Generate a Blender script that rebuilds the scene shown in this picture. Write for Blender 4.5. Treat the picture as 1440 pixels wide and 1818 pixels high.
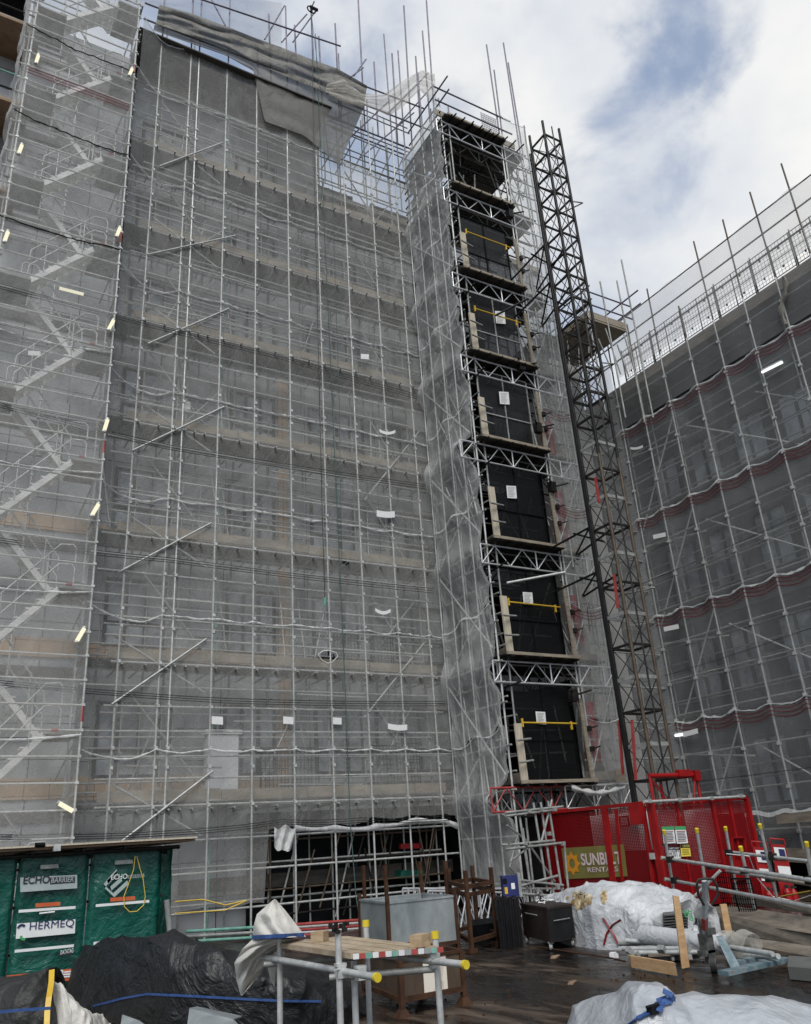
import bpy, math, random
from mathutils import Vector, Matrix, noise
random.seed(7)
D = bpy.data
for o in list(D.objects): D.objects.remove(o)
scene = bpy.context.scene
COL = scene.collection
# ------------------------------------------------------------------ camera
F = 1442.0; CX = 720.0; CY = 909.0; EYE = 1.6
zc = Vector((480-CX, CY+2622, -F)).normalized()            # world up seen by the camera
rc = Vector((3300-CX, CY-1325, -F)); rc -= rc.dot(zc)*zc; rc.normalize()
lc = zc.cross(rc)
R3 = Matrix((rc, lc, zc))                                    # camera -> world
cam_d = D.cameras.new('camera'); cam = D.objects.new('camera', cam_d); COL.objects.link(cam)
M4 = R3.to_4x4(); M4.translation = Vector((0, 0, EYE)); cam.matrix_world = M4
cam_d.sensor_fit = 'HORIZONTAL'; cam_d.sensor_width = 36; cam_d.lens = 36*F/1440.0
cam_d.clip_start = 0.1; cam_d.clip_end = 3000
scene.camera = cam
FWD = -(R3 @ Vector((0, 0, 1)))
def ray(u, v): return (R3 @ Vector((u-CX, CY-v, -F)))
def PX(u, v, X): d = ray(u, v); t = X/d.x; return Vector((X, t*d.y, EYE+t*d.z))
def PY(u, v, Y): d = ray(u, v); t = Y/d.y; return Vector((t*d.x, Y, EYE+t*d.z))
def PZ(u, v, h=0.0): d = ray(u, v); t = (h-EYE)/d.z; return Vector((t*d.x, t*d.y, h))
def PD(u, v, depth): d = ray(u, v); t = depth/d.dot(FWD); return Vector((t*d.x, t*d.y, EYE+t*d.z))
# ------------------------------------------------------------------ world and sun
SUN_EL = math.radians(48); SUN_AZ = math.radians(210)        # azimuth from +Y clockwise
sdir = Vector((math.sin(SUN_AZ)*math.cos(SUN_EL), math.cos(SUN_AZ)*math.cos(SUN_EL), math.sin(SUN_EL)))
W = D.worlds.new('World'); scene.world = W; W.use_nodes = True
nt = W.node_tree; nt.nodes.clear(); N = nt.nodes.new; L = nt.links.new
def MATH(nt, op, a, b=None, clamp=False):
    n = nt.nodes.new('ShaderNodeMath'); n.operation = op; n.use_clamp = clamp
    for i, x in enumerate((a, b)):
        if x is None: continue
        if isinstance(x, (int, float)): n.inputs[i].default_value = x
        else: nt.links.new(x, n.inputs[i])
    return n.outputs[0]
sky = N('ShaderNodeTexSky'); sky.sky_type = 'NISHITA'; sky.sun_disc = False
sky.sun_elevation = SUN_EL; sky.sun_rotation = SUN_AZ; sky.air_density = 1.2; sky.dust_density = 2.5
tc = N('ShaderNodeTexCoord'); sep = N('ShaderNodeSeparateXYZ'); L(tc.outputs['Generated'], sep.inputs[0])
zz = MATH(nt, 'ADD', MATH(nt, 'MAXIMUM', sep.outputs[2], 0.02), 0.25)
cmb = N('ShaderNodeCombineXYZ')
L(MATH(nt, 'DIVIDE', sep.outputs[0], zz), cmb.inputs[0]); L(MATH(nt, 'DIVIDE', sep.outputs[1], zz), cmb.inputs[1])
cmb.inputs[2].default_value = 3.1
n1 = N('ShaderNodeTexNoise'); n1.inputs['Scale'].default_value = 1.7; n1.inputs['Detail'].default_value = 9; n1.inputs['Roughness'].default_value = .52
n1.inputs['Distortion'].default_value = .25
L(cmb.outputs[0], n1.inputs['Vector'])
cr = N('ShaderNodeValToRGB'); cr.color_ramp.elements[0].position = .32; cr.color_ramp.elements[1].position = .46
L(n1.outputs['Fac'], cr.inputs[0])
mp2 = N('ShaderNodeMapping'); mp2.inputs['Location'].default_value = (4.2, 1.7, 0.6); L(cmb.outputs[0], mp2.inputs[0])
n2 = N('ShaderNodeTexNoise'); n2.inputs['Scale'].default_value = 2.4; n2.inputs['Detail'].default_value = 9; n2.inputs['Roughness'].default_value = .5
L(mp2.outputs[0], n2.inputs['Vector'])
cc = N('ShaderNodeValToRGB')
e = cc.color_ramp.elements; e[0].position = .40; e[0].color = (2.7, 3.0, 3.5, 1); e[1].position = .64; e[1].color = (4.9, 4.9, 4.8, 1)
m = e.new(.51); m.color = (4.0, 4.15, 4.4, 1)
# brighter toward +X (the thin bright cloud over the right building)
dp = N('ShaderNodeVectorMath'); dp.operation = 'DOT_PRODUCT'; L(tc.outputs['Generated'], dp.inputs[0]); dp.inputs[1].default_value = (0.82, 0.30, 0.48)
L(MATH(nt, 'ADD', n2.outputs['Fac'], MATH(nt, 'MULTIPLY', MATH(nt, 'SUBTRACT', dp.outputs['Value'], 0.72), 0.42)), cc.inputs[0])
nb = N('ShaderNodeTexNoise'); nb.inputs['Scale'].default_value = 5.5; nb.inputs['Detail'].default_value = 9; nb.inputs['Roughness'].default_value = .55; nb.inputs['Distortion'].default_value = .2; L(cmb.outputs[0], nb.inputs['Vector'])
fac = cr.outputs[0]
for (px_, py_, rad, amt) in ((1195, 40, 3.0, .68), (1150, 180, 3.4, .5), (640, 120, 8.0, .36), (1010, 380, 4, .32), (330, 30, 8, .35), (560, 290, 6, .5)):
    v_ = ray(px_, py_).normalized(); dd = N('ShaderNodeVectorMath'); dd.operation = 'DOT_PRODUCT'; L(tc.outputs['Generated'], dd.inputs[0]); dd.inputs[1].default_value = v_
    m0 = N('ShaderNodeMapRange'); m0.inputs[1].default_value = math.cos(math.radians(rad*2.4)); m0.inputs[2].default_value = 1.0; L(dd.outputs['Value'], m0.inputs[0])
    nn_ = MATH(nt, 'ADD', m0.outputs[0], MATH(nt, 'MULTIPLY', MATH(nt, 'SUBTRACT', nb.outputs['Fac'], .5), 3.2))
    mr = N('ShaderNodeMapRange'); mr.interpolation_type = 'SMOOTHSTEP'; mr.inputs[1].default_value = .50; mr.inputs[2].default_value = 1.25; mr.inputs[3].default_value = 0; mr.inputs[4].default_value = amt
    L(nn_, mr.inputs[0]); fac = MATH(nt, 'MULTIPLY', fac, MATH(nt, 'SUBTRACT', 1.0, mr.outputs[0]))
mix = N('ShaderNodeMix'); mix.data_type = 'RGBA'
L(fac, mix.inputs[0]); L(sky.outputs[0], mix.inputs[6]); L(cc.outputs[0], mix.inputs[7])
bg = N('ShaderNodeBackground'); bg.inputs[1].default_value = .15; L(mix.outputs[2], bg.inputs[0])
wo = N('ShaderNodeOutputWorld'); L(bg.outputs[0], wo.inputs[0])
sl = D.lights.new('sun', 'SUN'); sl.energy = 1.9; sl.angle = math.radians(28); sl.color = (1, .97, .92)
so = D.objects.new('sun', sl); COL.objects.link(so); so.rotation_euler = sdir.to_track_quat('Z', 'Y').to_euler(); so.location = sdir*60
scene.view_settings.view_transform = 'Standard'; scene.view_settings.look = 'None'
scene.view_settings.exposure = 0.35; scene.view_settings.gamma = 1
scene.render.engine = 'CYCLES'
cy = scene.cycles; cy.transparent_max_bounces = 24; cy.max_bounces = 5; cy.diffuse_bounces = 3; cy.glossy_bounces = 2; cy.transmission_bounces = 4
# ------------------------------------------------------------------ materials
def newmat(name):
    m = D.materials.new(name); m.use_nodes = True; nt = m.node_tree; nt.nodes.clear()
    out = nt.nodes.new('ShaderNodeOutputMaterial'); return m, nt, out
def NOISE(nt, scale, detail=4, vec=None, rough=.6, dist=0):
    n = nt.nodes.new('ShaderNodeTexNoise'); n.inputs['Scale'].default_value = scale; n.inputs['Detail'].default_value = detail
    n.inputs['Roughness'].default_value = rough; n.inputs['Distortion'].default_value = dist
    if vec is None:
        t = nt.nodes.new('ShaderNodeTexCoord'); vec = t.outputs['Object']
    nt.links.new(vec, n.inputs['Vector']); return n
def RAMP(nt, fac, stops):
    r = nt.nodes.new('ShaderNodeValToRGB'); els = r.color_ramp.elements
    while len(els) < len(stops): els.new(.5)
    for el, (p, c) in zip(els, stops): el.position = p; el.color = (*c, 1) if len(c) == 3 else c
    nt.links.new(fac, r.inputs[0]); return r.outputs[0]
def VEC(nt, scl=(1, 1, 1)):
    t = nt.nodes.new('ShaderNodeTexCoord'); mp = nt.nodes.new('ShaderNodeMapping'); mp.inputs['Scale'].default_value = scl
    nt.links.new(t.outputs['Object'], mp.inputs[0]); return mp.outputs[0]
def BUMP(nt, h, strength=.3, dist=.02):
    b = nt.nodes.new('ShaderNodeBump'); b.inputs['Strength'].default_value = strength; b.inputs['Distance'].default_value = dist
    nt.links.new(h, b.inputs['Height']); return b.outputs[0]
def surf(name, c1, c2=None, scale=3, rough=.6, metal=0, stretch=(1, 1, 1), bump=0, bscale=None, dist=.02, lo=.35, hi=.65, c3=None, spec=.5, rvar=0):
    m, nt, out = newmat(name); p = nt.nodes.new('ShaderNodeBsdfPrincipled')
    v = VEC(nt, stretch)
    n = NOISE(nt, scale, 6, v, .62, .3)
    stops = [(lo, c1), (hi, c2 or tuple(x*1.25 for x in c1))]
    if c3: stops.append((min(.98, hi+.12), c3))
    nt.links.new(RAMP(nt, n.outputs['Fac'], stops), p.inputs['Base Color'])
    p.inputs['Roughness'].default_value = rough; p.inputs['Metallic'].default_value = metal
    p.inputs['Specular IOR Level'].default_value = spec
    if rvar: nt.links.new(MATH(nt, 'ADD', MATH(nt, 'MULTIPLY', n.outputs['Fac'], rvar), rough-rvar/2), p.inputs['Roughness'])
    if bump:
        b = NOISE(nt, bscale or scale*4, 5, v, .6)
        nt.links.new(BUMP(nt, b.outputs['Fac'], bump, dist), p.inputs['Normal'])
    nt.links.new(p.outputs[0], out.inputs[0]); return m
def sheet(name, c1, c2, rough=.45, scale=4, bump=.6, bscale=3.0, dist=.03, trans=0.0):
    """crumpled plastic or tarpaulin: folds from ridged, distorted noise"""
    m, nt, out = newmat(name); p = nt.nodes.new('ShaderNodeBsdfPrincipled')
    n = NOISE(nt, scale, 6, None, .6, .8)
    nt.links.new(RAMP(nt, n.outputs['Fac'], [(.35, c1), (.68, c2)]), p.inputs['Base Color'])
    p.inputs['Roughness'].default_value = rough
    b = NOISE(nt, bscale, 5, None, .55, 1.6)
    rid = MATH(nt, 'ABSOLUTE', MATH(nt, 'SUBTRACT', b.outputs['Fac'], .5))
    b2 = NOISE(nt, bscale*3.3, 4, None, .5, 1.2)
    rid2 = MATH(nt, 'ABSOLUTE', MATH(nt, 'SUBTRACT', b2.outputs['Fac'], .5))
    hh = MATH(nt, 'ADD', rid, MATH(nt, 'MULTIPLY', rid2, .35))
    nt.links.new(BUMP(nt, hh, bump, dist*6), p.inputs['Normal'])
    nt.links.new(p.outputs[0], out.inputs[0]); return m
def netmat(name, col, alpha, var=.12, translu=.45, wscale=1.6, col2=None, bump=0.0):
    m, nt, out = newmat(name)
    d = nt.nodes.new('ShaderNodeBsdfDiffuse'); t = nt.nodes.new('ShaderNodeBsdfTranslucent'); tr = nt.nodes.new('ShaderNodeBsdfTransparent')
    v = VEC(nt, (1, 1, .55)); n = NOISE(nt, wscale, 7, v, .6, 1.2)
    w = NOISE(nt, 60, 2, VEC(nt, (.25, .25, 1)), .5)
    c = RAMP(nt, n.outputs['Fac'], [(.3, tuple(x*.86 for x in col)), (.7, col2 or col)])
    for s in (d, t): nt.links.new(c, s.inputs[0])
    if bump:
        rid = MATH(nt, 'ABSOLUTE', MATH(nt, 'SUBTRACT', n.outputs['Fac'], .5))
        b = BUMP(nt, rid, bump, .5)
        nt.links.new(b, d.inputs['Normal']); nt.links.new(b, t.inputs['Normal'])
    mx = nt.nodes.new('ShaderNodeMixShader'); mx.inputs[0].default_value = translu
    nt.links.new(d.outputs[0], mx.inputs[1]); nt.links.new(t.outputs[0], mx.inputs[2])
    f = MATH(nt, 'ADD', MATH(nt, 'MULTIPLY', MATH(nt, 'SUBTRACT', n.outputs['Fac'], .5), var*2), alpha)
    f = MATH(nt, 'ADD', f, MATH(nt, 'MULTIPLY', MATH(nt, 'SUBTRACT', w.outputs['Fac'], .5), .18), True)
    m2 = nt.nodes.new('ShaderNodeMixShader'); nt.links.new(f, m2.inputs[0])
    nt.links.new(tr.outputs[0], m2.inputs[1]); nt.links.new(mx.outputs[0], m2.inputs[2]); nt.links.new(m2.outputs[0], out.inputs[0])
    return m
def glow(name, col, s):
    m, nt, out = newmat(name); e = nt.nodes.new('ShaderNodeEmission'); e.inputs[0].default_value = (*col, 1); e.inputs[1].default_value = s
    nt.links.new(e.outputs[0], out.inputs[0]); return m
M = {}
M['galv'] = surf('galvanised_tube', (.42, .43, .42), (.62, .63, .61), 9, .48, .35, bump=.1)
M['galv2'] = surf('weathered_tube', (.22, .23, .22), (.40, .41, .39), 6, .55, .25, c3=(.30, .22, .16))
M['purple'] = surf('dark_roof_tube', (.13, .12, .16), (.22, .21, .26), 6, .5, .3)
M['green_t'] = surf('green_painted_tube', (.10, .30, .24), (.22, .42, .35), 7, .5)
M['red_t'] = surf('red_painted_tube', (.28, .03, .03), (.42, .08, .07), 6, .45)
M['alu'] = surf('aluminium', (.62, .63, .64), (.8, .81, .82), 5, .35, .6)
M['stairm'] = surf('dull_aluminium', (.68, .68, .66), (.82, .82, .80), 4, .5, .15)
M['galv3'] = surf('oily_steel', (.05, .05, .048), (.14, .14, .13), 12, .5, .3)
M['galvm'] = surf('mid_tube', (.34, .35, .34), (.54, .55, .53), 7, .5, .25)
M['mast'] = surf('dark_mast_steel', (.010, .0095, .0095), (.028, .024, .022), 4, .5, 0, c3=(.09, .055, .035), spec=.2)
M['mast2'] = surf('brown_mast_steel', (.06, .045, .035), (.12, .09, .06), 5, .55, .2)
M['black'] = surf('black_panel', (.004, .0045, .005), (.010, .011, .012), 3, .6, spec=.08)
M['blacks'] = surf('black_gloss', (.005, .005, .006), (.011, .011, .012), 3, .35, spec=.22)
M['board'] = surf('scaffold_board', (.20, .17, .13), (.36, .31, .24), 4, .8, stretch=(.6, 5, 5), bump=.3, c3=(.12, .10, .08))
M['boardp'] = surf('pale_board', (.42, .37, .28), (.58, .52, .41), 5, .75, stretch=(5, 5, .6), bump=.25)
M['deck'] = surf('deck_boards_dirty', (.03, .028, .025), (.07, .063, .053), 3, .85, stretch=(.7, 4, 4))
M['toe'] = surf('toe_board', (.17, .148, .115), (.32, .28, .22), 2.2, .8, stretch=(.7, 2, 2))
M['toe2'] = surf('pale_toe_board', (.42, .39, .32), (.56, .52, .44), 2.2, .8, stretch=(.7, 2, 2))
M['timber'] = surf('new_timber', (.48, .29, .14), (.62, .41, .22), 3, .6, stretch=(2, 2, 8), bump=.15)
M['board2'] = surf('bench_plank', (.30, .23, .15), (.47, .38, .27), 5, .7, stretch=(3, 1, 1), bump=.2, c3=(.2, .15, .1))
M['lgrey'] = surf('chipped_grey_paint', (.36, .40, .42), (.52, .55, .56), 9, .5)
M['block'] = surf('wood_block', (.36, .25, .14), (.50, .37, .23), 9, .7, stretch=(1, 1, 4))
M['rampw'] = surf('grey_brown_planks', (.13, .11, .085), (.25, .215, .17), 3, .8, stretch=(.8, .8, 4), bump=.3, c3=(.32, .28, .22))
M['red'] = surf('red_paint', (.24, .003, .004), (.35, .006, .007), 2.5, .45, bump=.05, rvar=.2)
M['redd'] = surf('dull_red_paint', (.14, .003, .004), (.22, .006, .007), 1.6, .5)
M['yellow'] = surf('yellow_paint', (.55, .34, .02), (.66, .44, .04), 8, .45)
M['yell2'] = surf('yellow_cap', (.62, .47, .02), (.70, .55, .04), 8, .4)
M['rust'] = surf('rusty_steel', (.035, .018, .011), (.085, .040, .021), 5, .8, 0, bump=.3, c3=(.16, .08, .04), spec=.2)
M['rustbin'] = surf('rusty_bin_paint', (.045, .031, .021), (.13, .085, .052), 3.2, .6, stretch=(1, 1, .35), bump=.25, c3=(.34, .29, .22), hi=.70)
M['bare'] = surf('scraped_white_patch', (.34, .20, .10), (.75, .70, .60), 5, .7, stretch=(1, 1, .35), lo=.36, hi=.5)
M['tank'] = surf('galvanised_sheet', (.22, .25, .255), (.42, .45, .45), 2.4, .42, .3, stretch=(1, 1, .5), bump=.2, c3=(.56, .58, .56))
M['paper'] = surf('white_paper', (.70, .71, .71), (.80, .80, .79), 20, .6)
M['whitep'] = surf('white_panel', (.62, .63, .65), (.74, .75, .76), 3, .5)
M['blue'] = surf('navy_box', (.012, .018, .10), (.02, .03, .14), 3, .4)
M['strap'] = surf('blue_strap', (.02, .06, .20), (.04, .10, .28), 20, .6)
M['lblue'] = surf('chipped_blue_paint', (.10, .155, .18), (.19, .255, .28), 7, .6, lo=.4, hi=.55, c3=(.20, .12, .07))
M['rubber'] = surf('rubber', (.015, .015, .015), (.03, .03, .03), 10, .7)
M['chest'] = surf('brown_chest_steel', (.018, .012, .010), (.036, .024, .019), 2, .55, bump=.1, rvar=.2)
M['chest2'] = surf('black_chest_side', (.008, .009, .010), (.018, .019, .021), 2, .5, spec=.25)
M['burn'] = surf('burnt_plastic', (.22, .14, .05), (.55, .44, .26), 7, .6, lo=.38, hi=.55, c3=(.75, .72, .62))
M['text'] = surf('dark_print', (.02, .02, .03), (.03, .03, .04), 3, .5)
M['navy'] = surf('navy_print', (.012, .02, .09), (.015, .025, .11), 3, .5)
M['signw'] = surf('sign_white', (.72, .74, .74), (.80, .81, .80), 3, .45)
M['signg'] = surf('sign_green', (.05, .33, .12), (.07, .38, .15), 3, .45)
M['signy'] = surf('sign_yellow', (.80, .68, .08), (.85, .73, .10), 3, .45)
M['signo'] = surf('orange_red_band', (.52, .10, .03), (.60, .14, .05), 3, .5)
M['silver'] = surf('silver_print', (.33, .40, .40), (.44, .50, .49), 3, .4)
M['khaki'] = surf('faded_green_banner', (.17, .14, .035), (.20, .19, .05), 1.5, .7, c3=(.10, .17, .04))
M['orange'] = surf('banner_orange', (.62, .24, .015), (.70, .30, .02), 3, .6)
M['pinkw'] = surf('banner_white', (.62, .50, .50), (.70, .58, .57), 3, .6)
M['cable'] = surf('cable_black', (.01, .01, .01), (.02, .02, .02), 3, .5)
M['rope'] = surf('green_rope', (.04, .09, .08), (.07, .13, .115), 30, .8)
M['yrope'] = surf('yellow_cable', (.66, .46, .06), (.72, .52, .1), 30, .6)
M['lightc'] = surf('pale_concrete', (.42, .41, .38), (.52, .51, .48), 1.2, .85, bump=.1)
M['dconc'] = surf('grey_concrete', (.10, .10, .095), (.17, .17, .16), 1.0, .85, bump=.1)
M['soffit'] = surf('dark_soffit', (.055, .055, .055), (.09, .09, .088), 1.2, .85)
M['brown'] = surf('brown_ply', (.20, .13, .08), (.32, .22, .14), 2.5, .8)
M['lamp'] = glow('lamp_light', (1, .95, .70), .8)
M['lampw'] = glow('lamp_white', (.95, 1, .97), 1.2)
M['glass'] = surf('window_glass', (.22, .25, .28), (.58, .62, .66), 1.1, .12, lo=.4, hi=.6)  # pale patches paint bright reflections into the pane colour
M['frame'] = surf('window_frame', (.018, .018, .02), (.03, .03, .032), 3, .5)
M['net'] = netmat('grey_netting', (.70, .70, .675), .34, .16, .45, .9, bump=.3)
M['netbay'] = netmat('bay_netting', (.92, .93, .91), .28, .22, .5, 1.2, bump=.3)
M['netdense'] = netmat('dense_grey_netting', (.26, .255, .24), .88, .08, .15, 1.5, bump=.3)
M['nettower'] = netmat('tower_netting', (.90, .91, .90), .43, .24, .48, 1.0, bump=.35)
M['netR'] = netmat('dark_netting', (.46, .475, .48), .38, .12, .4, .8)
M['netsky'] = netmat('thin_netting', (.72, .72, .72), .36, .12, .5, 1.4)
M['nethem'] = netmat('gathered_netting_edge', (.92, .93, .92), .82, .45, .3, 7)
M['netfold'] = netmat('folded_netting', (.20, .19, .165), .93, .08, .12, 2.0, col2=(.34, .325, .29), bump=.6)
M['nettorn'] = netmat('torn_netting', (.80, .77, .70), .55, .35, .5, 2.2, bump=.5)
M['netred'] = netmat('red_netting_stripe', (.20, .02, .035), .75, .2, .3, 3)
M['tarp'] = sheet('black_tarpaulin', (.005, .0055, .006), (.013, .0135, .015), .46, 3, .55, 1.5, .03)
M['gtarp'] = sheet('dark_grey_tarpaulin', (.015, .015, .015), (.030, .030, .028), .6, 3, .45, 1.7, .03)
M['wplast'] = sheet('white_plastic', (.42, .44, .455), (.62, .63, .64), .38, 1.6, .5, 2.1, .025)
M['wplast2'] = sheet('milky_plastic', (.32, .34, .365), (.50, .52, .54), .28, 1.6, .42, 1.8, .02)
M['cloth'] = sheet('cream_sheet', (.50, .485, .44), (.64, .62, .57), .75, 2.5, .4, 1.8, .02)
M['cloth'].node_tree.nodes['Principled BSDF'].inputs['Roughness'].default_value = .8
M['green'] = sheet('green_pvc', (.004, .070, .052), (.008, .115, .085), .30, 1.4, .45, 1.6, .03)
def cladding():
    m, nt, out = newmat('cladding_panels'); p = nt.nodes.new('ShaderNodeBsdfPrincipled')
    t = nt.nodes.new('ShaderNodeTexCoord'); s = nt.nodes.new('ShaderNodeSeparateXYZ'); c = nt.nodes.new('ShaderNodeCombineXYZ')
    nt.links.new(t.outputs['Object'], s.inputs[0]); nt.links.new(MATH(nt, 'ADD', s.outputs[0], s.outputs[1]), c.inputs[0]); nt.links.new(s.outputs[2], c.inputs[1])
    b = nt.nodes.new('ShaderNodeTexBrick'); b.offset = 0; b.inputs['Scale'].default_value = 1; b.inputs['Mortar Size'].default_value = .012
    b.inputs['Brick Width'].default_value = 1.2; b.inputs['Row Height'].default_value = .75
    b.inputs['Color1'].default_value = (.40, .42, .44, 1); b.inputs['Color2'].default_value = (.47, .49, .51, 1); b.inputs['Mortar'].default_value = (.05, .05, .05, 1)
    nt.links.new(c.outputs[0], b.inputs['Vector']); nt.links.new(b.outputs[0], p.inputs['Base Color']); p.inputs['Roughness'].default_value = .6
    nt.links.new(p.outputs[0], out.inputs[0]); return m
M['clad'] = cladding()
def tiles():
    m, nt, out = newmat('tan_tiles'); p = nt.nodes.new('ShaderNodeBsdfPrincipled')
    t = nt.nodes.new('ShaderNodeTexCoord'); s = nt.nodes.new('ShaderNodeSeparateXYZ'); c = nt.nodes.new('ShaderNodeCombineXYZ')
    nt.links.new(t.outputs['Object'], s.inputs[0]); nt.links.new(MATH(nt, 'ADD', s.outputs[0], s.outputs[1]), c.inputs[0]); nt.links.new(s.outputs[2], c.inputs[1])
    b = nt.nodes.new('ShaderNodeTexBrick'); b.offset = 0; b.inputs['Scale'].default_value = 1; b.inputs['Mortar Size'].default_value = .008
    b.inputs['Brick Width'].default_value = .5; b.inputs['Row Height'].default_value = .30
    b.inputs['Color1'].default_value = (.52, .35, .22, 1); b.inputs['Color2'].default_value = (.60, .43, .28, 1); b.inputs['Mortar'].default_value = (.12, .08, .05, 1)
    nt.links.new(c.outputs[0], b.inputs['Vector']); nt.links.new(b.outputs[0], p.inputs['Base Color']); p.inputs['Roughness'].default_value = .8
    nt.links.new(p.outputs[0], out.inputs[0]); return m
M['tile'] = tiles()
def meshpanel(name, col, pitch, open_, rough=.45):
    """expanded or welded mesh infill: real holes by alpha, laid out in object space"""
    m, nt, out = newmat(name); p = nt.nodes.new('ShaderNodeBsdfPrincipled'); p.inputs['Base Color'].default_value = (*col, 1); p.inputs['Roughness'].default_value = rough
    t = nt.nodes.new('ShaderNodeTexCoord'); s = nt.nodes.new('ShaderNodeSeparateXYZ'); nt.links.new(t.outputs['Object'], s.inputs[0])
    h = MATH(nt, 'ADD', s.outputs[0], s.outputs[1])
    a = MATH(nt, 'FRACT', MATH(nt, 'DIVIDE', h, pitch[0])); b = MATH(nt, 'FRACT', MATH(nt, 'DIVIDE', s.outputs[2], pitch[1]))
    hole = MATH(nt, 'MULTIPLY', MATH(nt, 'LESS_THAN', a, open_[0]), MATH(nt, 'LESS_THAN', b, open_[1]))
    tr = nt.nodes.new('ShaderNodeBsdfTransparent'); mx = nt.nodes.new('ShaderNodeMixShader')
    nt.links.new(hole, mx.inputs[0]); nt.links.new(p.outputs[0], mx.inputs[1]); nt.links.new(tr.outputs[0], mx.inputs[2]); nt.links.new(mx.outputs[0], out.inputs[0]); return m
M['redmesh'] = meshpanel('red_expanded_mesh', (.24, .003, .006), (.05, .030), (.80, .55))
M['bmesh'] = meshpanel('black_gate_mesh', (.006, .0065, .007), (.03, .03), (.66, .66))
M['wmesh'] = meshpanel('welded_guard_mesh', (.16, .16, .17), (.075, .10), (.84, .86))
M['dmesh'] = meshpanel('black_welded_mesh', (.012, .012, .013), (.10, .11), (.88, .88))
def ground_mat():
    m, nt, out = newmat('wet_dirty_deck'); p = nt.nodes.new('ShaderNodeBsdfPrincipled')
    n = NOISE(nt, .55, 8, VEC(nt, (1.2, .5, 1)), .62, .6); n2_ = NOISE(nt, 2.3, 8, VEC(nt, (1.5, .45, 1)), .7, .8)
    c = RAMP(nt, MATH(nt, 'ADD', MATH(nt, 'MULTIPLY', n.outputs['Fac'], .5), MATH(nt, 'MULTIPLY', n2_.outputs['Fac'], .5)),
             [(.40, (.007, .006, .0055)), (.50, (.018, .013, .010)), (.56, (.060, .041, .028)), (.64, (.14, .108, .082))])
    t = nt.nodes.new('ShaderNodeTexCoord'); s = nt.nodes.new('ShaderNodeSeparateXYZ'); nt.links.new(t.outputs['Object'], s.inputs[0])
    cb = nt.nodes.new('ShaderNodeCombineXYZ'); nt.links.new(MATH(nt, 'ADD', s.outputs[0], MATH(nt, 'MULTIPLY', s.outputs[1], .25)), cb.inputs[0]); nt.links.new(s.outputs[1], cb.inputs[1])
    wv = nt.nodes.new('ShaderNodeTexWave'); wv.inputs['Scale'].default_value = 9; wv.inputs['Distortion'].default_value = 1.2; wv.inputs['Detail'].default_value = 2
    nt.links.new(cb.outputs[0], wv.inputs['Vector'])
    bk = nt.nodes.new('ShaderNodeTexBrick'); bk.inputs['Scale'].default_value = 1; bk.inputs['Brick Width'].default_value = 2.4; bk.inputs['Row Height'].default_value = 1.2; bk.inputs['Mortar Size'].default_value = .012
    bk.inputs['Color1'].default_value = (1, 1, 1, 1); bk.inputs['Color2'].default_value = (.72, .72, .72, 1); bk.inputs['Mortar'].default_value = (.15, .15, .15, 1); nt.links.new(VEC(nt, (1, 1, 1)), bk.inputs['Vector'])
    mm = nt.nodes.new('ShaderNodeMix'); mm.data_type = 'RGBA'; mm.blend_type = 'MULTIPLY'; mm.inputs[0].default_value = .8; nt.links.new(c, mm.inputs[6]); nt.links.new(bk.outputs[0], mm.inputs[7])
    nt.links.new(mm.outputs[2], p.inputs['Base Color'])
    nt.links.new(RAMP(nt, n2_.outputs['Fac'], [(.42, (.13,)*3), (.60, (.55,)*3)]), p.inputs['Roughness'])
    hh = MATH(nt, 'ADD', MATH(nt, 'MULTIPLY', wv.outputs['Fac'], .35), MATH(nt, 'MULTIPLY', n2_.outputs['Fac'], 1.2))
    nt.links.new(BUMP(nt, hh, .35, .02), p.inputs['Normal'])
    nt.links.new(p.outputs[0], out.inputs[0]); return m
M['ground'] = ground_mat()
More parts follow.
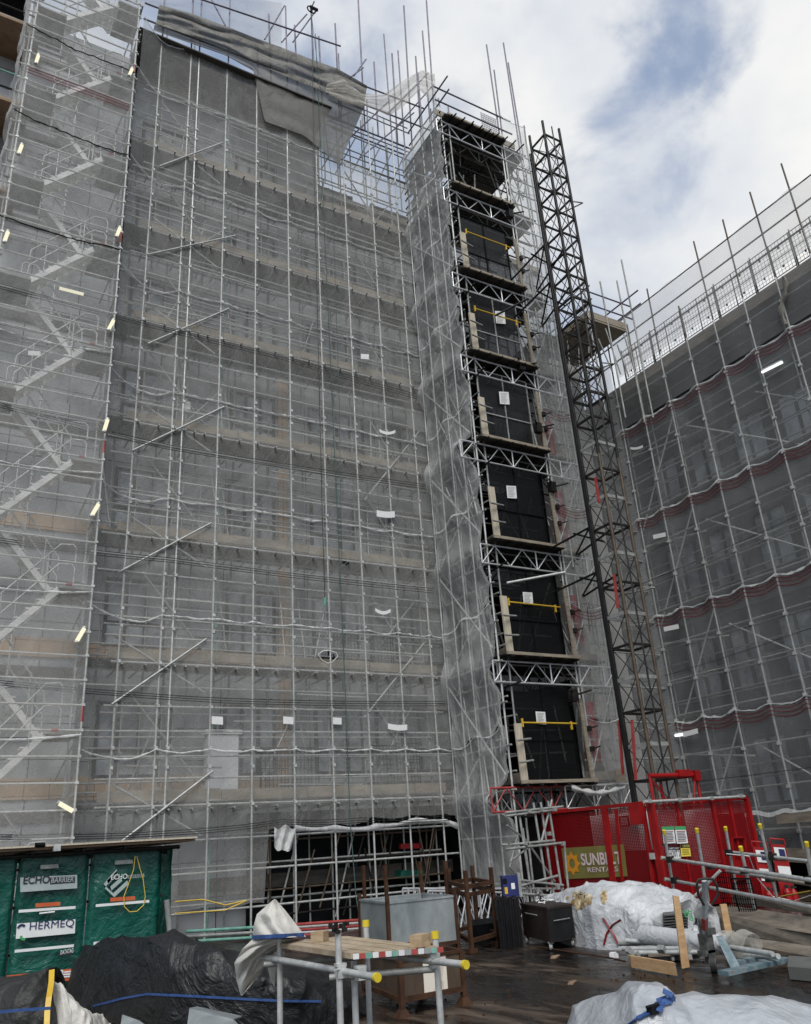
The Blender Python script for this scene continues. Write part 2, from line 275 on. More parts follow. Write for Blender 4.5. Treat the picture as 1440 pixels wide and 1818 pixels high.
# ------------------------------------------------------------------ mesh helpers
class MB:
    def __init__(s): s.v = []; s.f = []; s.sm = []
    def add(s, vs, fs, smooth=False):
        o = len(s.v); s.v += [tuple(x) for x in vs]; s.f += [tuple(i+o for i in f) for f in fs]; s.sm += [smooth]*len(fs); return s
    def tube(s, p, q, r=.0242, n=8, r2=None, caps=True):
        p = Vector(p); q = Vector(q); d = q-p
        if d.length < 1e-6: return s
        a = d.orthogonal().normalized(); b = d.normalized().cross(a); r2 = r if r2 is None else r2; vs = []
        for k in range(n):
            t = 2*math.pi*k/n; w = a*math.cos(t)+b*math.sin(t); vs += [p+w*r, q+w*r2]
        fs = [(2*k, 2*((k+1) % n), 2*((k+1) % n)+1, 2*k+1) for k in range(n)]
        s.add(vs, fs, True)
        if caps: s.add([vs[2*k] for k in range(n)], [tuple(range(n))][::-1]); s.add([vs[2*k+1] for k in range(n)], [tuple(range(n))])
        return s
    def path(s, pts, r=.02, n=6):
        pts = [Vector(p) for p in pts]; rings = []
        a = None
        for i, p in enumerate(pts):
            d = (pts[min(i+1, len(pts)-1)]-pts[max(i-1, 0)]).normalized()
            a = d.orthogonal().normalized() if a is None else (a-d*a.dot(d)).normalized()
            b = d.cross(a); rings.append([p+(a*math.cos(2*math.pi*k/n)+b*math.sin(2*math.pi*k/n))*r for k in range(n)])
        vs = [v for rg in rings for v in rg]; fs = []
        for i in range(len(pts)-1):
            for k in range(n): fs.append((i*n+k, i*n+(k+1) % n, (i+1)*n+(k+1) % n, (i+1)*n+k))
        return s.add(vs, fs, True)
    def box(s, c, size, rot=None):
        c = Vector(c); h = Vector(size)/2; R = rot or Matrix.Identity(3)
        vs = [c+R @ Vector((x*h.x, y*h.y, z*h.z)) for x in (-1, 1) for y in (-1, 1) for z in (-1, 1)]
        return s.add(vs, [(0, 1, 3, 2), (4, 6, 7, 5), (0, 4, 5, 1), (2, 3, 7, 6), (0, 2, 6, 4), (1, 5, 7, 3)])
    def beam(s, p, q, w, h, up=(0, 0, 1)):
        p = Vector(p); q = Vector(q); d = (q-p); l = d.length; d.normalize(); u = Vector(up); u = (u-d*u.dot(d))
        if u.length < 1e-4: u = d.orthogonal()
        u.normalize(); sd = d.cross(u); R = Matrix((d, sd, u)).transposed(); return s.box((p+q)/2, (l, w, h), R)
    def quad(s, a, b, c, d): return s.add([a, b, c, d], [(0, 1, 2, 3)])
    def slab(s, a, b, c, d, t):
        """four corners a b c d, thickened by vector t"""
        P = [Vector(x) for x in (a, b, c, d)]; t = Vector(t)
        return s.add(P+[x+t for x in P], [(0, 3, 2, 1), (4, 5, 6, 7), (0, 1, 5, 4), (1, 2, 6, 5), (2, 3, 7, 6), (3, 0, 4, 7)])
    def poly(s, pts, t):
        n = len(pts); P = [Vector(x) for x in pts]; t = Vector(t)
        return s.add(P+[x+t for x in P], [tuple(range(n))[::-1], tuple(range(n, 2*n))]+[(i, (i+1) % n, n+(i+1) % n, n+i) for i in range(n)])
    def grid(s, f, nu, nv, skip=None, smooth=True):
        vs = [f(i/nu, j/nv) for i in range(nu+1) for j in range(nv+1)]
        fs = [(i*(nv+1)+j, (i+1)*(nv+1)+j, (i+1)*(nv+1)+j+1, i*(nv+1)+j+1) for i in range(nu) for j in range(nv) if not (skip and skip((i+.5)/nu, (j+.5)/nv))]
        return s.add(vs, fs, smooth)
    def build(s, name, mat, parent=None, label=None):
        me = D.meshes.new(name)
        base = Vector((0, 0, 0))
        me.from_pydata([tuple(v) for v in s.v], [], s.f)
        me.polygons.foreach_set('use_smooth', s.sm); me.materials.append(M[mat] if isinstance(mat, str) else mat); me.update()
        o = D.objects.new(name, me); COL.objects.link(o)
        if parent is not None:
            o.parent = parent; o.matrix_parent_inverse = parent.matrix_basis.inverted()
        if label: o['label'] = label
        return o
def tag(o, label, cat, group=None):
    o['label'] = label; o['category'] = cat
    if group: o['group'] = group
    return o
def thing(name, label, cat, loc=(0, 0, 0), group=None):
    o = D.objects.new(name, None); COL.objects.link(o); o.location = loc; o.empty_display_size = .2
    return tag(o, label, cat, group)
def many(parent, name, items, mat, cap=100):
    """items: list of (distance, MB); the nearest become parts, the rest one stuff part"""
    items = sorted(items, key=lambda t: t[0])
    for d, mb in items[:cap]: mb.build(name, mat, parent)
    if items[cap:]:
        r = MB()
        for d, mb in items[cap:]: r.add(mb.v, mb.f, True)
        o = r.build(name, mat, parent); o['kind'] = 'stuff'
def dist(p): return (Vector(p)-Vector((0, 0, EYE))).length
def clampbox(mb, c, s=.075): mb.box(c, (s, s, s*1.15))
def rnd(a, b): return random.uniform(a, b)
def text(body, size, origin, xdir, ydir, mat, parent, name='lettering', ext=.002, align='LEFT', squash=1.0, bold=0):
    cu = D.curves.new('t', 'FONT'); cu.body = body; cu.size = size; cu.extrude = ext; cu.align_x = align; cu.offset = bold
    to = D.objects.new('t', cu); COL.objects.link(to); bpy.context.view_layer.update()
    me = D.meshes.new_from_object(to.evaluated_get(bpy.context.evaluated_depsgraph_get())); D.objects.remove(to); D.curves.remove(cu)
    x = Vector(xdir).normalized(); y = Vector(ydir); y = (y-x*y.dot(x)).normalized(); n = x.cross(y); o0 = Vector(origin)
    for v in me.vertices:
        c = v.co.copy(); v.co = o0+x*c.x*squash+y*c.y+n*c.z
    me.materials.clear(); me.materials.append(M[mat]); me.name = name
    o = D.objects.new(name, me); COL.objects.link(o)
    if parent is not None: o.parent = parent; o.matrix_parent_inverse = parent.matrix_basis.inverted()
    return o
#@@SECTION structure
# ------------------------------------------------------------------ ground
g = MB().quad((-400, -400, 0), (400, -400, 0), (400, 400, 0), (-400, 400, 0)).build('ground', 'ground'); g['kind'] = 'structure'
DECKS = [2.7, 5.75, 8.75, 11.75, 14.75, 17.75, 20.75]
BANDS = [3.81, 6.8, 9.72, 12.7, 15.85, 19.52, 22.85]
YF = 18.4; YB = 19.35; YW = 19.95
# ------------------------------------------------------------------ long building behind the netting
bl = thing('clad_building', 'tall grey clad building with tan tile bands behind the long netted scaffold', 'building', (9, 20, 0))
MB().box((3.6, 20.6, 12.45), (12.0, 1.3, 24.9)).build('wall', 'clad', bl)
MB().box((14.45, 20.6, 11.3), (9.7, 1.3, 22.6)).build('wall', 'clad', bl) ; MB().box((20.4, 20.6, 7.4), (2.2, 1.3, 14.8)).build('wall', 'clad', bl, 'lower part of the wall beside the corner')
for k in range(7):
    z = 3.0+3.0*k
    MB().box((4.9, YW-.02, z+.17), (6.2, .06, .50)).build('tile_band', 'tile' if k < 4 else 'clad', bl)
    MB().box((11.5, YW-.02, z+.05), (7.0, .05, .22)).build('slab_edge', 'dconc', bl)
    for (x0, x1, n) in ((3.55, 4.95, 3), (6.55, 7.85, 3), (9.0, 10.8, 4), (11.6, 13.2, 3), (0.2, 1.9, 3)):
        z0 = z+.42; z1 = z+2.05; zc_ = (z0+z1)/2
        fr = MB()
        for i in range(n+1): fr.box((x0+(x1-x0)*i/n, YW-.04, zc_), (.07, .10, z1-z0+.08))
        for zz_ in (z0, z0+(z1-z0)*.34, z1): fr.box(((x0+x1)/2, YW-.035, zz_), (x1-x0-.02, .08, .06))
        fo = fr.build('window', 'frame', bl)
        for i in range(n):
            a = x0+(x1-x0)*i/n+.035; b = x0+(x1-x0)*(i+1)/n-.035
            MB().box(((a+b)/2, YW-.01, zc_), (b-a, .015, z1-z0-.05)).build('pane', 'glass', fo)
    MB().box((8.12, YW-.03, z+1.5), (.28, .08, 2.6)).build('tile_pier', 'tile' if k < 4 else 'clad', bl)
MB().box((3.6, 20.55, 25.02), (12.1, 1.5, .24)).build('parapet', 'toe', bl)
MB().box((14.45, 20.55, 22.72), (9.6, 1.5, .24)).build('parapet', 'toe', bl)
# pale core at the corner
co = thing('concrete_core', 'pale concrete core wall in the corner between the two netted buildings', 'building', (17.3, 17.8, 0))
MB().box((17.35, 18.6, 8.6), (1.5, 2.2, 17.2)).build('wall', 'lightc', co)
MB().box((17.35, 18.5, 17.29), (1.7, 2.3, .18)).build('roof', 'dconc', co)
# ------------------------------------------------------------------ right building
br = thing('dark_building', 'lower dark grey building along the right behind netted scaffold', 'building', (21, 10, 0))
MB().box((21.0, 11.5, 7.5), (1.4, 16.9, 15.0)).build('wall', 'soffit', br)
MB().box((20.0, 11.5, 14.2), (.7, 16.4, 1.5)).build('upper_wall', 'soffit', br)
MB().box((19.3, 11.4, 14.93), (1.6, 16.3, .34)).build('roof_edge', 'rampw', br, 'pale timber roof edge below the guard panels')
for k in range(4):
    z = 1.4+3.05*k
    MB().box((20.27, 11.4, z), (.08, 16.3, .35)).build('slab_edge', 'dconc', br)
    for j in range(8):
        y0 = 4.4+1.65*j; fr = MB(); z0 = z+.6; z1 = z+2.3
        for i in range(3): fr.box((20.25, y0+.55*i, (z0+z1)/2), (.09, .06, z1-z0))
        for zz_ in (z0, z1): fr.box((20.255, y0+.55, zz_), (.07, 1.1, .06))
        fo = fr.build('window', 'frame', br)
        for i in range(2): MB().box((20.29, y0+.275+.55*i, (z0+z1)/2), (.012, .48, z1-z0-.06)).build('pane', 'glass', fo)
#@@SECTION scaffold_left
# ------------------------------------------------------------------ long facade scaffold
sc = thing('facade_scaffold', 'long galvanised tube scaffold wrapping the left building behind grey netting', 'scaffold', (7.5, 18.8, 0))
XS = [3.62, 4.52, 4.78, 5.72, 6.72, 7.76, 8.76, 9.77, 10.78, 11.75]
tops = [27.6, 28.2, 30.5, 29.0, 26.6, 29.2, 27.0, 28.0, 26.3, 30.2]
def standard(p0, z1, rows=()):
    mb = MB().tube(p0, (p0[0]+rnd(-.03, .03), p0[1], z1))
    for z in rows:
        mb.box((p0[0]+.012, p0[1]-.005, z), (.062, .075, .07)); mb.box((p0[0]-.01, p0[1]+.02, z+.05), (.05, .06, .035))
    return mb
std = []
rowz = []
for d in DECKS: rowz += [d-.05, d+.75, d+1.15, d+2.05]
for x, t in zip(XS, tops):
    std.append((0, standard((x, YF, 0)  , 25.2, [r for r in rowz if r < 23.5])))
    MB().tube((x, YF, 25.15), (x+rnd(-.04, .04), YF, t)).build('upper_standard', 'purple', sc)  # dark silhouette against the sky put into the upper tube's colour
for x in XS:
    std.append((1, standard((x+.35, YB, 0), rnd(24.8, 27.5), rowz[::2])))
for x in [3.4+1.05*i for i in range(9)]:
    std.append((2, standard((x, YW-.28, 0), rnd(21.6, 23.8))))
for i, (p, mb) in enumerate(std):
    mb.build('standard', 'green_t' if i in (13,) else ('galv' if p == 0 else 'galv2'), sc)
led = []
x0, x1 = 3.0, 12.3
for d in DECKS:
    for (dz, y) in ((-.05, YF+.05), (.52, YF+.05), (.98, YF+.05), (1.5, YF+.05), (2.05, YF+.05), (2.55, YF+.3), (-.05, YB-.05), (.55, YB-.05), (1.02, YB-.05), (1.5, YB-.05), (2.05, YB-.05), (.35, YW-.33), (1.3, YW-.33)):
        a = x0+rnd(-.1, .5); b = x1+rnd(-.5, .3)
        led.append((dist((6, y, d+dz)), MB().tube((a, y, d+dz+rnd(-.03, .03)), (b, y, d+dz+rnd(-.03, .03)), n=7)))
for z in (0.55, 1.3, 1.95): led.append((0, MB().tube((3.0, YF+.05, z), (12.2, YF+.05, z)))); led.append((0, MB().tube((3.0, YB-.05, z+.1), (12.2, YB-.05, z+.1))))
many(sc, 'ledger', led, 'galvm')
tr = []
for d in DECKS:
    for i, x in enumerate(XS+[x+.5 for x in XS]):
        for dz in (-.12,) if i < 10 else (-.12,):
            tr.append((dist((x, 18, d)), MB().tube((x+.06, YF-.14, d+dz), (x+.06, YW-.1, d+dz), n=6)))
many(sc, 'transom', tr, 'galv2')
# facade braces seen in pairs at the stair end: up-right short raking tubes on every floor and long ones behind
br_ = []
for k, z in enumerate([1.7, 4.75, 7.75, 10.9, 13.9, 16.8, 19.9]):
    br_.append((0, MB().tube((3.6+rnd(-.15, .3), YF-.07, z+rnd(-.15, .15)), (5.85+rnd(-.3, .2), YF-.07, z+1.65+rnd(-.2, .2)))))
    br_.append((0, MB().tube((3.5, YF+.12, z+1.55), (5.6, YF+.12, z+.35))))
for k in range(7):
    z = DECKS[k]
    for x in (4.9, 6.1):
        br_.append((1, MB().tube((x, YB+.08, z+2.6), (x+.35, YB+.10, z+.2))))
    br_.append((1, MB().tube((3.9, YB-.12, z+2.7), (5.9, YB-.12, z+.3))))
    br_.append((1, MB().tube((10.2, YB-.12, z+2.7), (11.9, YB-.12, z+.1))))
for x in (7.7, 9.2): br_.append((1, MB().tube((x, YB+.1, .1), (x+.7, YB+.1, 2.4))))
for k in range(7):
    z = DECKS[k]
    for j in range(5):
        x = rnd(3.4, 11.2); br_.append((1, MB().tube((x, YB+rnd(-.3, .3), z+rnd(0, .6)), (x+rnd(-.6, 1.6), YB+rnd(-.2, .3), z+rnd(1.7, 2.9)), .023, 6)))
    for j in range(4):
        x = rnd(3.4, 9.5); zz2 = z+rnd(.2, 2.5); br_.append((1, MB().tube((x, YF+.2, zz2), (x+rnd(1.2, 2.6), YF+.22, zz2+rnd(-.1, .1)), .023, 6)))
br_.append((0, MB().tube((9.7, YF+.1, 4.6), (11.9, YF+.1, 6.9)))); br_.append((0, MB().tube((10.0, YF+.1, 10.6), (12.0, YF+.1, 13.2))))
many(sc, 'brace', br_, 'galvm')
for d in DECKS:
    mb = MB()
    for i in range(5): mb.box((7.55, YF+.12+.225*i+.11, d+.02), (9.3, .215, .04))
    mb.build('deck', 'deck', sc)
    mb = MB(); x = 3.4
    while x < 11.8:
        l = rnd(1.6, 3.0); l = min(l, 12.0-x); mb.box((x+l/2, YF+.14, d+.17+rnd(-.02, .02)), (l-.02, .04, .225)); x += l
    mb.build('toe_board', 'toe', sc)
mb = MB()
for i in range(4): mb.box((8.0+1.9*i-1.6, YB+.2, 1.0), (1.86, .045, .30))
mb.build('toe_board', 'deck', sc)
mb = MB(); mb.box((6.1, YF+.6, 24.95), (6.4, 1.6, .05)); mb.build('deck', 'deck', sc)
mb = MB(); mb.box((6.1, YF+.08, 25.12), (6.4, .045, .26)); mb.build('toe_board', 'toe2', sc)
# roof-level rails against the sky
rl = thing('roof_guard_scaffold', 'dark tube guard rails and poles rising above the left roof against the sky', 'scaffold', (8, 18.4, 24))
for (a, b, y) in (((3, 27.2), (9.8, 28.3), 18.3), ((3, 26.2), (13.2, 27.0), 18.3), ((3, 25.5), (13.4, 26.0), 18.3), ((3, 28.6), (6.5, 29.3), 18.3), ((4, 24.7), (12.6, 24.9), 18.5), ((3, 25.4), (13, 25.6), 19.4)):
    MB().tube((a[0], y, a[1]), (b[0], y, b[1]), .03).build('rail', 'purple', rl)
for (u, v0, v1) in ((636, 0, 110), (717, 10, 150), (757, 0, 140), (750, 55, 140), (738, 100, 200), (696, 95, 190), (664, 110, 200), (595, 42, 140), (566, 65, 130), (552, 10, 90), (523, 45, 110), (477, 25, 90)):
    a = PY(u, v0, 18.5+.1); b = PY(u+5, v1, 18.6); MB().tube((b.x, 18.6, min(b.z, 25)), (a.x, 18.6, a.z), .03).build('pole', 'purple', rl)
for (p, q) in (((500, 75), (545, 25)), ((520, 75), (560, 20)), ((628, 135), (650, 105)), ((470, 70), (505, 10)), ((376, 0), (400, 45)), ((612, 145), (645, 120)), ((690, 200), (760, 130)), ((700, 230), (770, 150)), ((600, 265), (690, 180)), ((640, 280), (735, 200)), ((560, 225), (620, 200))):
    MB().tube(PY(*p, 18.45), PY(*q, 18.35), .026).build('raker', 'purple', rl)
for i in range(8):
    z = 23.1+.42*i; MB().tube((9.3, 18.5+.12*(i % 3), z), (12.6, 18.5+.12*(i % 3), z+rnd(-.1, .1)), .022).build('rail', 'galv2', rl)
for i in range(7):
    x = 9.4+.5*i; MB().tube((x, 19.1, 22.4), (x, 19.1, 26.2+rnd(-.4, .6)), .022).build('pole', 'galv2', rl)
    MB().tube((x-.3, 18.7, 22.6), (x+.9, 19.3, 25.4), .022).build('raker', 'galv2', rl)
# un-netted dark bays at the far left
dl = thing('unnetted_scaffold', 'dark unnetted scaffold bays with brown decks at the far left edge', 'scaffold', (-1.5, 19, 0))
for x in (-3.2, -2.0, -.9, .05): MB().tube((x, YF+.3, 0), (x, YF+.3, 27), .028).build('standard', 'galv2', dl)
for k in range(9):
    z = 2.7+3.0*k
    MB().box((-2.0, 19.35, z), (4.6, 1.5, .07)).build('deck', 'brown', dl)
    MB().box((-2.0, 18.75, z+.12), (4.6, .05, .24)).build('toe_board', 'board', dl)
    for dz in (.5, 1.05): MB().tube((-4.3, 18.66, z+dz), (.2, 18.66, z+dz), .025).build('ledger', 'green_t' if dz > 1 and k % 3 == 0 else 'mast', dl)
MB().box((-2.4, 20.2, 13.5), (4.7, .3, 27)).build('back_wall', 'black', dl)  # black colour stands in for the shade of the recess
#@@SECTION nets_left
# ------------------------------------------------------------------ netting helpers
def near_std(x, xs):
    """0 at a standard, 1 mid-bay"""
    a = max([q for q in xs if q <= x], default=xs[0]-1); b = min([q for q in xs if q > x], default=xs[-1]+1)
    return math.sin(math.pi*max(0, min(1, (x-a)/(b-a))))
def nz(x, y, z, s=1.0): return noise.noise(Vector((x*s, y*s, z*s)))
def hem(pts, w=.07, mat='nethem', parent=None, name='hem', seed=0):
    """a gathered ribbon following pts, crumpled and slightly twisted"""
    mb = MB(); vs = []; n = len(pts)
    for i, p in enumerate(pts):
        p = Vector(p); k = w*(.35+.9*abs(nz(i*.9, seed, 3.3)))
        off = Vector((0, -.03-.02*nz(i*.7, seed+5, 0), 0))
        vs += [p+off+Vector((0, 0, -k/2)), p+off*1.9, p+off+Vector((0, 0, k/2))]
    fs = []
    for i in range(n-1):
        for j in range(2): fs.append((i*3+j, (i+1)*3+j, (i+1)*3+j+1, i*3+j+1))
    mb.add(vs, fs, True); return mb.build(name, mat, parent)
LN = XS[:1]+XS[1:2]+XS[3:]
def facade_net(k, z0, z1, xa, xb, label, mat='net', hole=None, edge=None, dip=.0):
    t = thing('debris_net', label, 'netting', (xa, YF, z0), 'grey netting strips on the long facade scaffold')
    def zt(x, zz_, top):
        f = near_std(x, LN); s = -(.045+.05*nz(x*1.3, zz_, 1))*f+.02*nz(x*5, zz_, 4)
        if x < 4.52: s -= .16*math.sin(math.pi*max(0, (x-2.9)/1.62))
        return zz_+s
    def f(s, v):
        x = xa+(xb-xa)*s; a = zt(x, z0, 0); b = zt(x, z1, 1)
        if edge: a += edge(x)
        z = a+(b-a)*v
        fx = near_std(x, LN); y = YF-.035+.05*fx
        y += .05*nz(x*1.2, z*.8, k*3.1)*fx + .018*nz(x*4, z*2.2, k)
        if v > .9: y -= .04*(v-.9)/.1*fx
        if x < 3.62: y -= (3.62-x)/.75*.55
        if x > 12.0: y -= (x-12.0)*.25
        return (x, y, z)
    MB().grid(f, int((xb-xa)*(26 if hole else 9)), int((z1-z0)*(24 if hole else 7))+2, hole and (lambda s, v: hole(xa+(xb-xa)*s, z0+(z1-z0)*v))).build('sheet', mat, t)
    n = int((xb-xa)*14)
    hem([f(i/n, 1.0) for i in range(n+1)], .07, 'nethem', t, seed=k)
    return t
ordn = ['lowest', 'second lowest', 'third', 'fourth', 'fifth', 'sixth', 'seventh']
def hole1(x, z): return (abs(x-8.68)/.27+abs(z-6.07)/.17 < 1) or (abs(x-9.30)/.16+abs(z-8.67)/.07 < 1)
facade_net(0, 2.14, BANDS[0], 2.88, 12.15, 'lowest full width strip of grey netting, its lifted hem above the dark opening', edge=lambda x: (.10 if x > 9.6 else 0)+(-1.5 if x < 7.1 else 0))
facade_net(1, BANDS[0], BANDS[1], 2.88, 12.25, 'second strip of grey netting from the ground, pierced by a diamond shaped hole', hole=hole1)
facade_net(2, BANDS[1], BANDS[2], 2.88, 12.3, 'third strip of grey netting from the ground on the long facade', hole=hole1)
facade_net(3, BANDS[2], BANDS[3], 2.88, 12.35, 'fourth strip of grey netting from the ground on the long facade')
facade_net(4, BANDS[3], BANDS[4], 2.88, 12.4, 'fifth strip of grey netting from the ground on the long facade')
facade_net(5, BANDS[4], BANDS[5], 2.88, 12.1, 'sixth strip of grey netting from the ground on the long facade')
facade_net(6, BANDS[5], BANDS[6], 2.88, 12.2, 'seventh strip of grey netting from the ground, just under the top strip')
facade_net(7, BANDS[6], 25.05, 2.95, 9.3, 'short topmost strip of grey netting below the bunched dark roll')
rm_ = MB(); hp_ = [(8.41, 6.10), (8.55, 6.20), (8.68, 6.22), (8.92, 6.18), (8.95, 6.08), (8.80, 5.93), (8.66, 5.89), (8.52, 5.96), (8.41, 6.10)]
rm_.path([Vector((x, YF-.03+.02*(i % 2), z)) for i, (x, z) in enumerate(hp_)], .014, 6)
tag(rm_.build('frayed_netting', 'nethem'), 'white frayed rim round the diamond shaped hole in the second netting strip', 'netting')
# hanging scrap of net at the left end of the opening
ns = MB().grid(lambda s, v: PY(487+38*s-8*s*v, 1468+(46-20*abs(s-.55))*v+4*math.sin(s*9), 18.28-.05*math.sin(s*14+v*3)), 16, 8).build('net_scrap', 'nethem')
tag(ns, 'torn white scrap of netting hanging at the left end of the dark opening', 'netting')
mb = MB().grid(lambda s, v: (lambda p: (p.x, p.y-.05*math.sin(v*3.1)-.02*nz(s*30, v*3, 2), p.z))(PY(523+288*s, (1464-(14*min(1, max(0, (s-.45)/.3))) +5*abs(math.sin(s*math.pi*4)) - (0 if s < .93 else -(s-.93)*150)) + (12-5*abs(math.sin(s*12.5)))*v, 18.33)), 70, 4)
tag(mb.build('rolled_net_edge', 'nethem'), 'bright rolled netting edge along the top of the dark opening', 'netting')
# bunched dark roll near the roof
top_e = [(283, 8), (340, 24), (400, 46), (450, 66), (500, 84), (550, 104), (600, 122), (652, 152)]
bot_e = [(277, 42), (340, 64), (400, 84), (450, 110), (500, 132), (560, 156), (610, 182), (645, 196)]
def lerp_pl(pl, s):
    s = s*(len(pl)-1); i = min(int(s), len(pl)-2); f = s-i; return (pl[i][0]*(1-f)+pl[i+1][0]*f, pl[i][1]*(1-f)+pl[i+1][1]*f)
def between(A, B, Y, amp=.1, fold=20, seed=0):
    def f(s, v):
        a = lerp_pl(A, s); b = lerp_pl(B, s); u = a[0]+(b[0]-a[0])*v; w = a[1]+(b[1]-a[1])*v
        return PY(u, w, Y-amp*abs(math.sin(v*math.pi*2.4+s*5+nz(s*6, v*2, seed)*1.5))-amp*.5*nz(s*fold, v*6, seed+2))
    return f
tag(MB().grid(between(top_e, bot_e, 18.25, .11, 9), 80, 20).build('bunched_net', 'netfold'), 'dark bunched roll of netting sagging diagonally under the roof rails', 'netting')
tag(MB().grid(between([(275, 42), (340, 62), (400, 84), (450, 108), (500, 130), (560, 154), (645, 194)], [(272, 54), (330, 74), (400, 98), (450, 126), (470, 215), (540, 240), (602, 292)], 18.3, .04), 70, 20).build('sloping_net', 'netdense'), 'grey net panel hanging from the bunched roll and ending in a slanted free edge', 'netting')
tag(MB().grid(between([(580, 150), (610, 140), (640, 165), (680, 168), (720, 140), (750, 124), (772, 132)], [(578, 162), (620, 178), (655, 190), (690, 206), (715, 190), (745, 160), (776, 190)], 17.9, .2, 12, 5), 70, 16).build('torn_net', 'nettorn'), 'loose torn pale netting blowing between the roof rails and the hoist tower', 'netting')
tag(MB().grid(between([(232, -20), (330, -12), (420, -5), (500, 5)], [(236, 8), (330, 25), (430, 60), (500, 92)], 18.7, .05), 30, 12).build('thin_net', 'netsky'), 'thin see-through netting above the roof edge at the top left', 'netting')
# flat paper sheets and pale flaps caught in the netting
def flap(u, v, w, h, Y, label, curve=0, X=None, name='paper_notice', mat='paper', cat='notice', group='white sheets on the scaffolds'):
    f0 = (lambda a, b: PY(a, b, Y)) if X is None else (lambda a, b: PX(a, b, X))
    def f(s, t): return f0(u+w*(s-.5), v+h*(t-.5)+curve*(1-(2*s-1)**2)+w*.06*(s-.5))
    mb = MB().grid(f, 8, 2); n = len(mb.v); q = Vector((0, .006, 0)) if X is None else Vector((.006, 0, 0))
    mb.add([Vector(p)+q for p in mb.v[:]], [tuple(reversed(x)) for x in mb.f[:]], True)
    return tag(mb.build(name, mat), label, cat, group)
flap(386, 1279, 20, 14, 18.27, 'crumpled white notice left of the tall white cabinet on the netting')
flap(512, 1279, 18, 13, 18.27, 'square white notice on the lower netting beside a tube, left of a blank one')
flap(599, 1280, 15, 12, 18.27, 'blank white square on the lower netting above the dark opening')
flap(706, 1290, 34, 10, 18.27, 'white sagging flap low down near the right end of the long netting', 2)
flap(685, 912, 32, 11, 18.27, 'white rectangular flap high above two others near the tower', 1.5)
flap(680, 1083, 27, 6, 18.27, 'thin white crescent flap caught halfway up the netting', 5)
flap(648, 633, 14, 9, 18.27, 'small square notice high on the long netting')
flap(688, 765, 28, 5, 18.27, 'small curled white flap on the netting under the fourth floor', 4)
flap(57+4, 627, 22, 8, 17.55, 'small white notice on the stair tower rail')
flap(331, 720, 14, 14, 18.6, 'tilted notice on an upper standard of the long scaffold')
# tall white cabinet on the first deck
cb = thing('tall_cabinet', 'tall white boxed unit with a lipped top on the first scaffold deck', 'cabinet', (6.3, 19.2, 2.7))
MB().box((6.28, 19.3, 3.5), (.74, .3, 1.5)).build('body', 'whitep', cb); MB().box((6.28, 19.3, 4.31), (.88, .38, .1)).build('lid', 'whitep', cb)
for i, (x, z) in enumerate(((7.5, 2.95), (8.3, 2.95), (10.5, 3.0), (11.2, 3.05), (9.5, 5.9), (10.6, 5.95))):
    t = thing('mesh_guard', ['dark welded mesh guard on the first deck left of another', 'dark welded mesh guard on the first deck beside the tan tile wall', 'dark mesh guard on the first deck near the tower', 'dark mesh guard on the first deck nearest the tower', 'dark mesh guard on the second deck', 'dark mesh guard on the second deck near the tower'][i], 'guard', (x, 19.0, z), 'mesh guards on the long scaffold')
    MB().box((x, 19.02, z+.5), (.68, .01, .92)).build('mesh', 'dmesh', t)
    fr = MB(); [fr.tube((x-.36, 19.02, z+a), (x+.36, 19.02, z+a), .012, 6) for a in (.02, .5, .98)]; [fr.tube((x+a, 19.02, z), (x+a, 19.02, z+1), .012, 6) for a in (-.35, .35)]
    fr.build('frame', 'black', t)
# black sagging cables across the netting
def cable(pts, r, mat, label, cat='cable', sag=0, name='cable', parent=None):
    P = [Vector(p) for p in pts]; out = []
    for i in range(len(P)-1):
        for k in range(8):
            t = k/8; out.append(P[i].lerp(P[i+1], t)-Vector((0, 0, sag*4*t*(1-t))))
    out.append(P[-1]); o = MB().path(out, r, 5).build(name, mat, parent)
    return tag(o, label, cat) if parent is None else o
for k, (lines, lab) in enumerate([(((0, 504), (500, 660-30), (740, 700)), 'upper'), (((0, 715), (300, 790), (755, 860)), 'middle'), (((0, 955), (300, 990), (770, 1045)), 'lower middle'), (((0, 1208), (400, 1240), (790, 1245)), 'lower'), (((0, 1482), (300, 1475), (500, 1455), (640, 1452), (800, 1448)), 'lowest')]):
    t = thing('cable_run', '%s bundle of thin black cables sagging across the front of the long netting' % lab, 'cable', (3, 18.2, 3), 'black cable bundles across the netting')
    for j in range(3): cable([PY(u, v+4*j, 18.24-.02*j) if u > 160 else PY(u, v+4*j, 17.5) for u, v in lines], .008, 'cable', '', sag=.03, parent=t)
# hoist rope and gin wheel
gw = thing('gin_wheel', 'black gin wheel pulley on a raked pole above the left roof', 'pulley', (8.6, 18.2, 29))
p = PY(553, 17, 18.1); w = MB(); [w.tube(p+Vector((.16*math.cos(a), 0, .16*math.sin(a))), p+Vector((.16*math.cos(a+.63), 0, .16*math.sin(a+.63))), .025, 6) for a in [i*.628 for i in range(10)]]; w.box(p, (.07, .06, .3)); w.box(p+Vector((.1, 0, .12)), (.3, .07, .1)); w.build('wheel', 'black', gw)
MB().tube(p+Vector((0, 0, .1)), p+Vector((.12, 0, .5)), .02).build('hook', 'black', gw)
cable([PY(553, 25, 18.1), PY(560, 400, 18.15), PY(572, 900, 18.15), PY(577, 1065, 18.15)], .010, 'cable', 'thin dark lifting rope hanging down the facade from the gin wheel', 'rope')
cable([PY(560, 60, 18.2), PY(585, 600, 18.2), PY(612, 1200, 18.2), PY(622, 1460, 18.2), PY(632, 1590, 18.2), PY(640, 1640, 18.0)], .013, 'rope', 'green rope falling the whole height of the facade into the opening', 'rope')
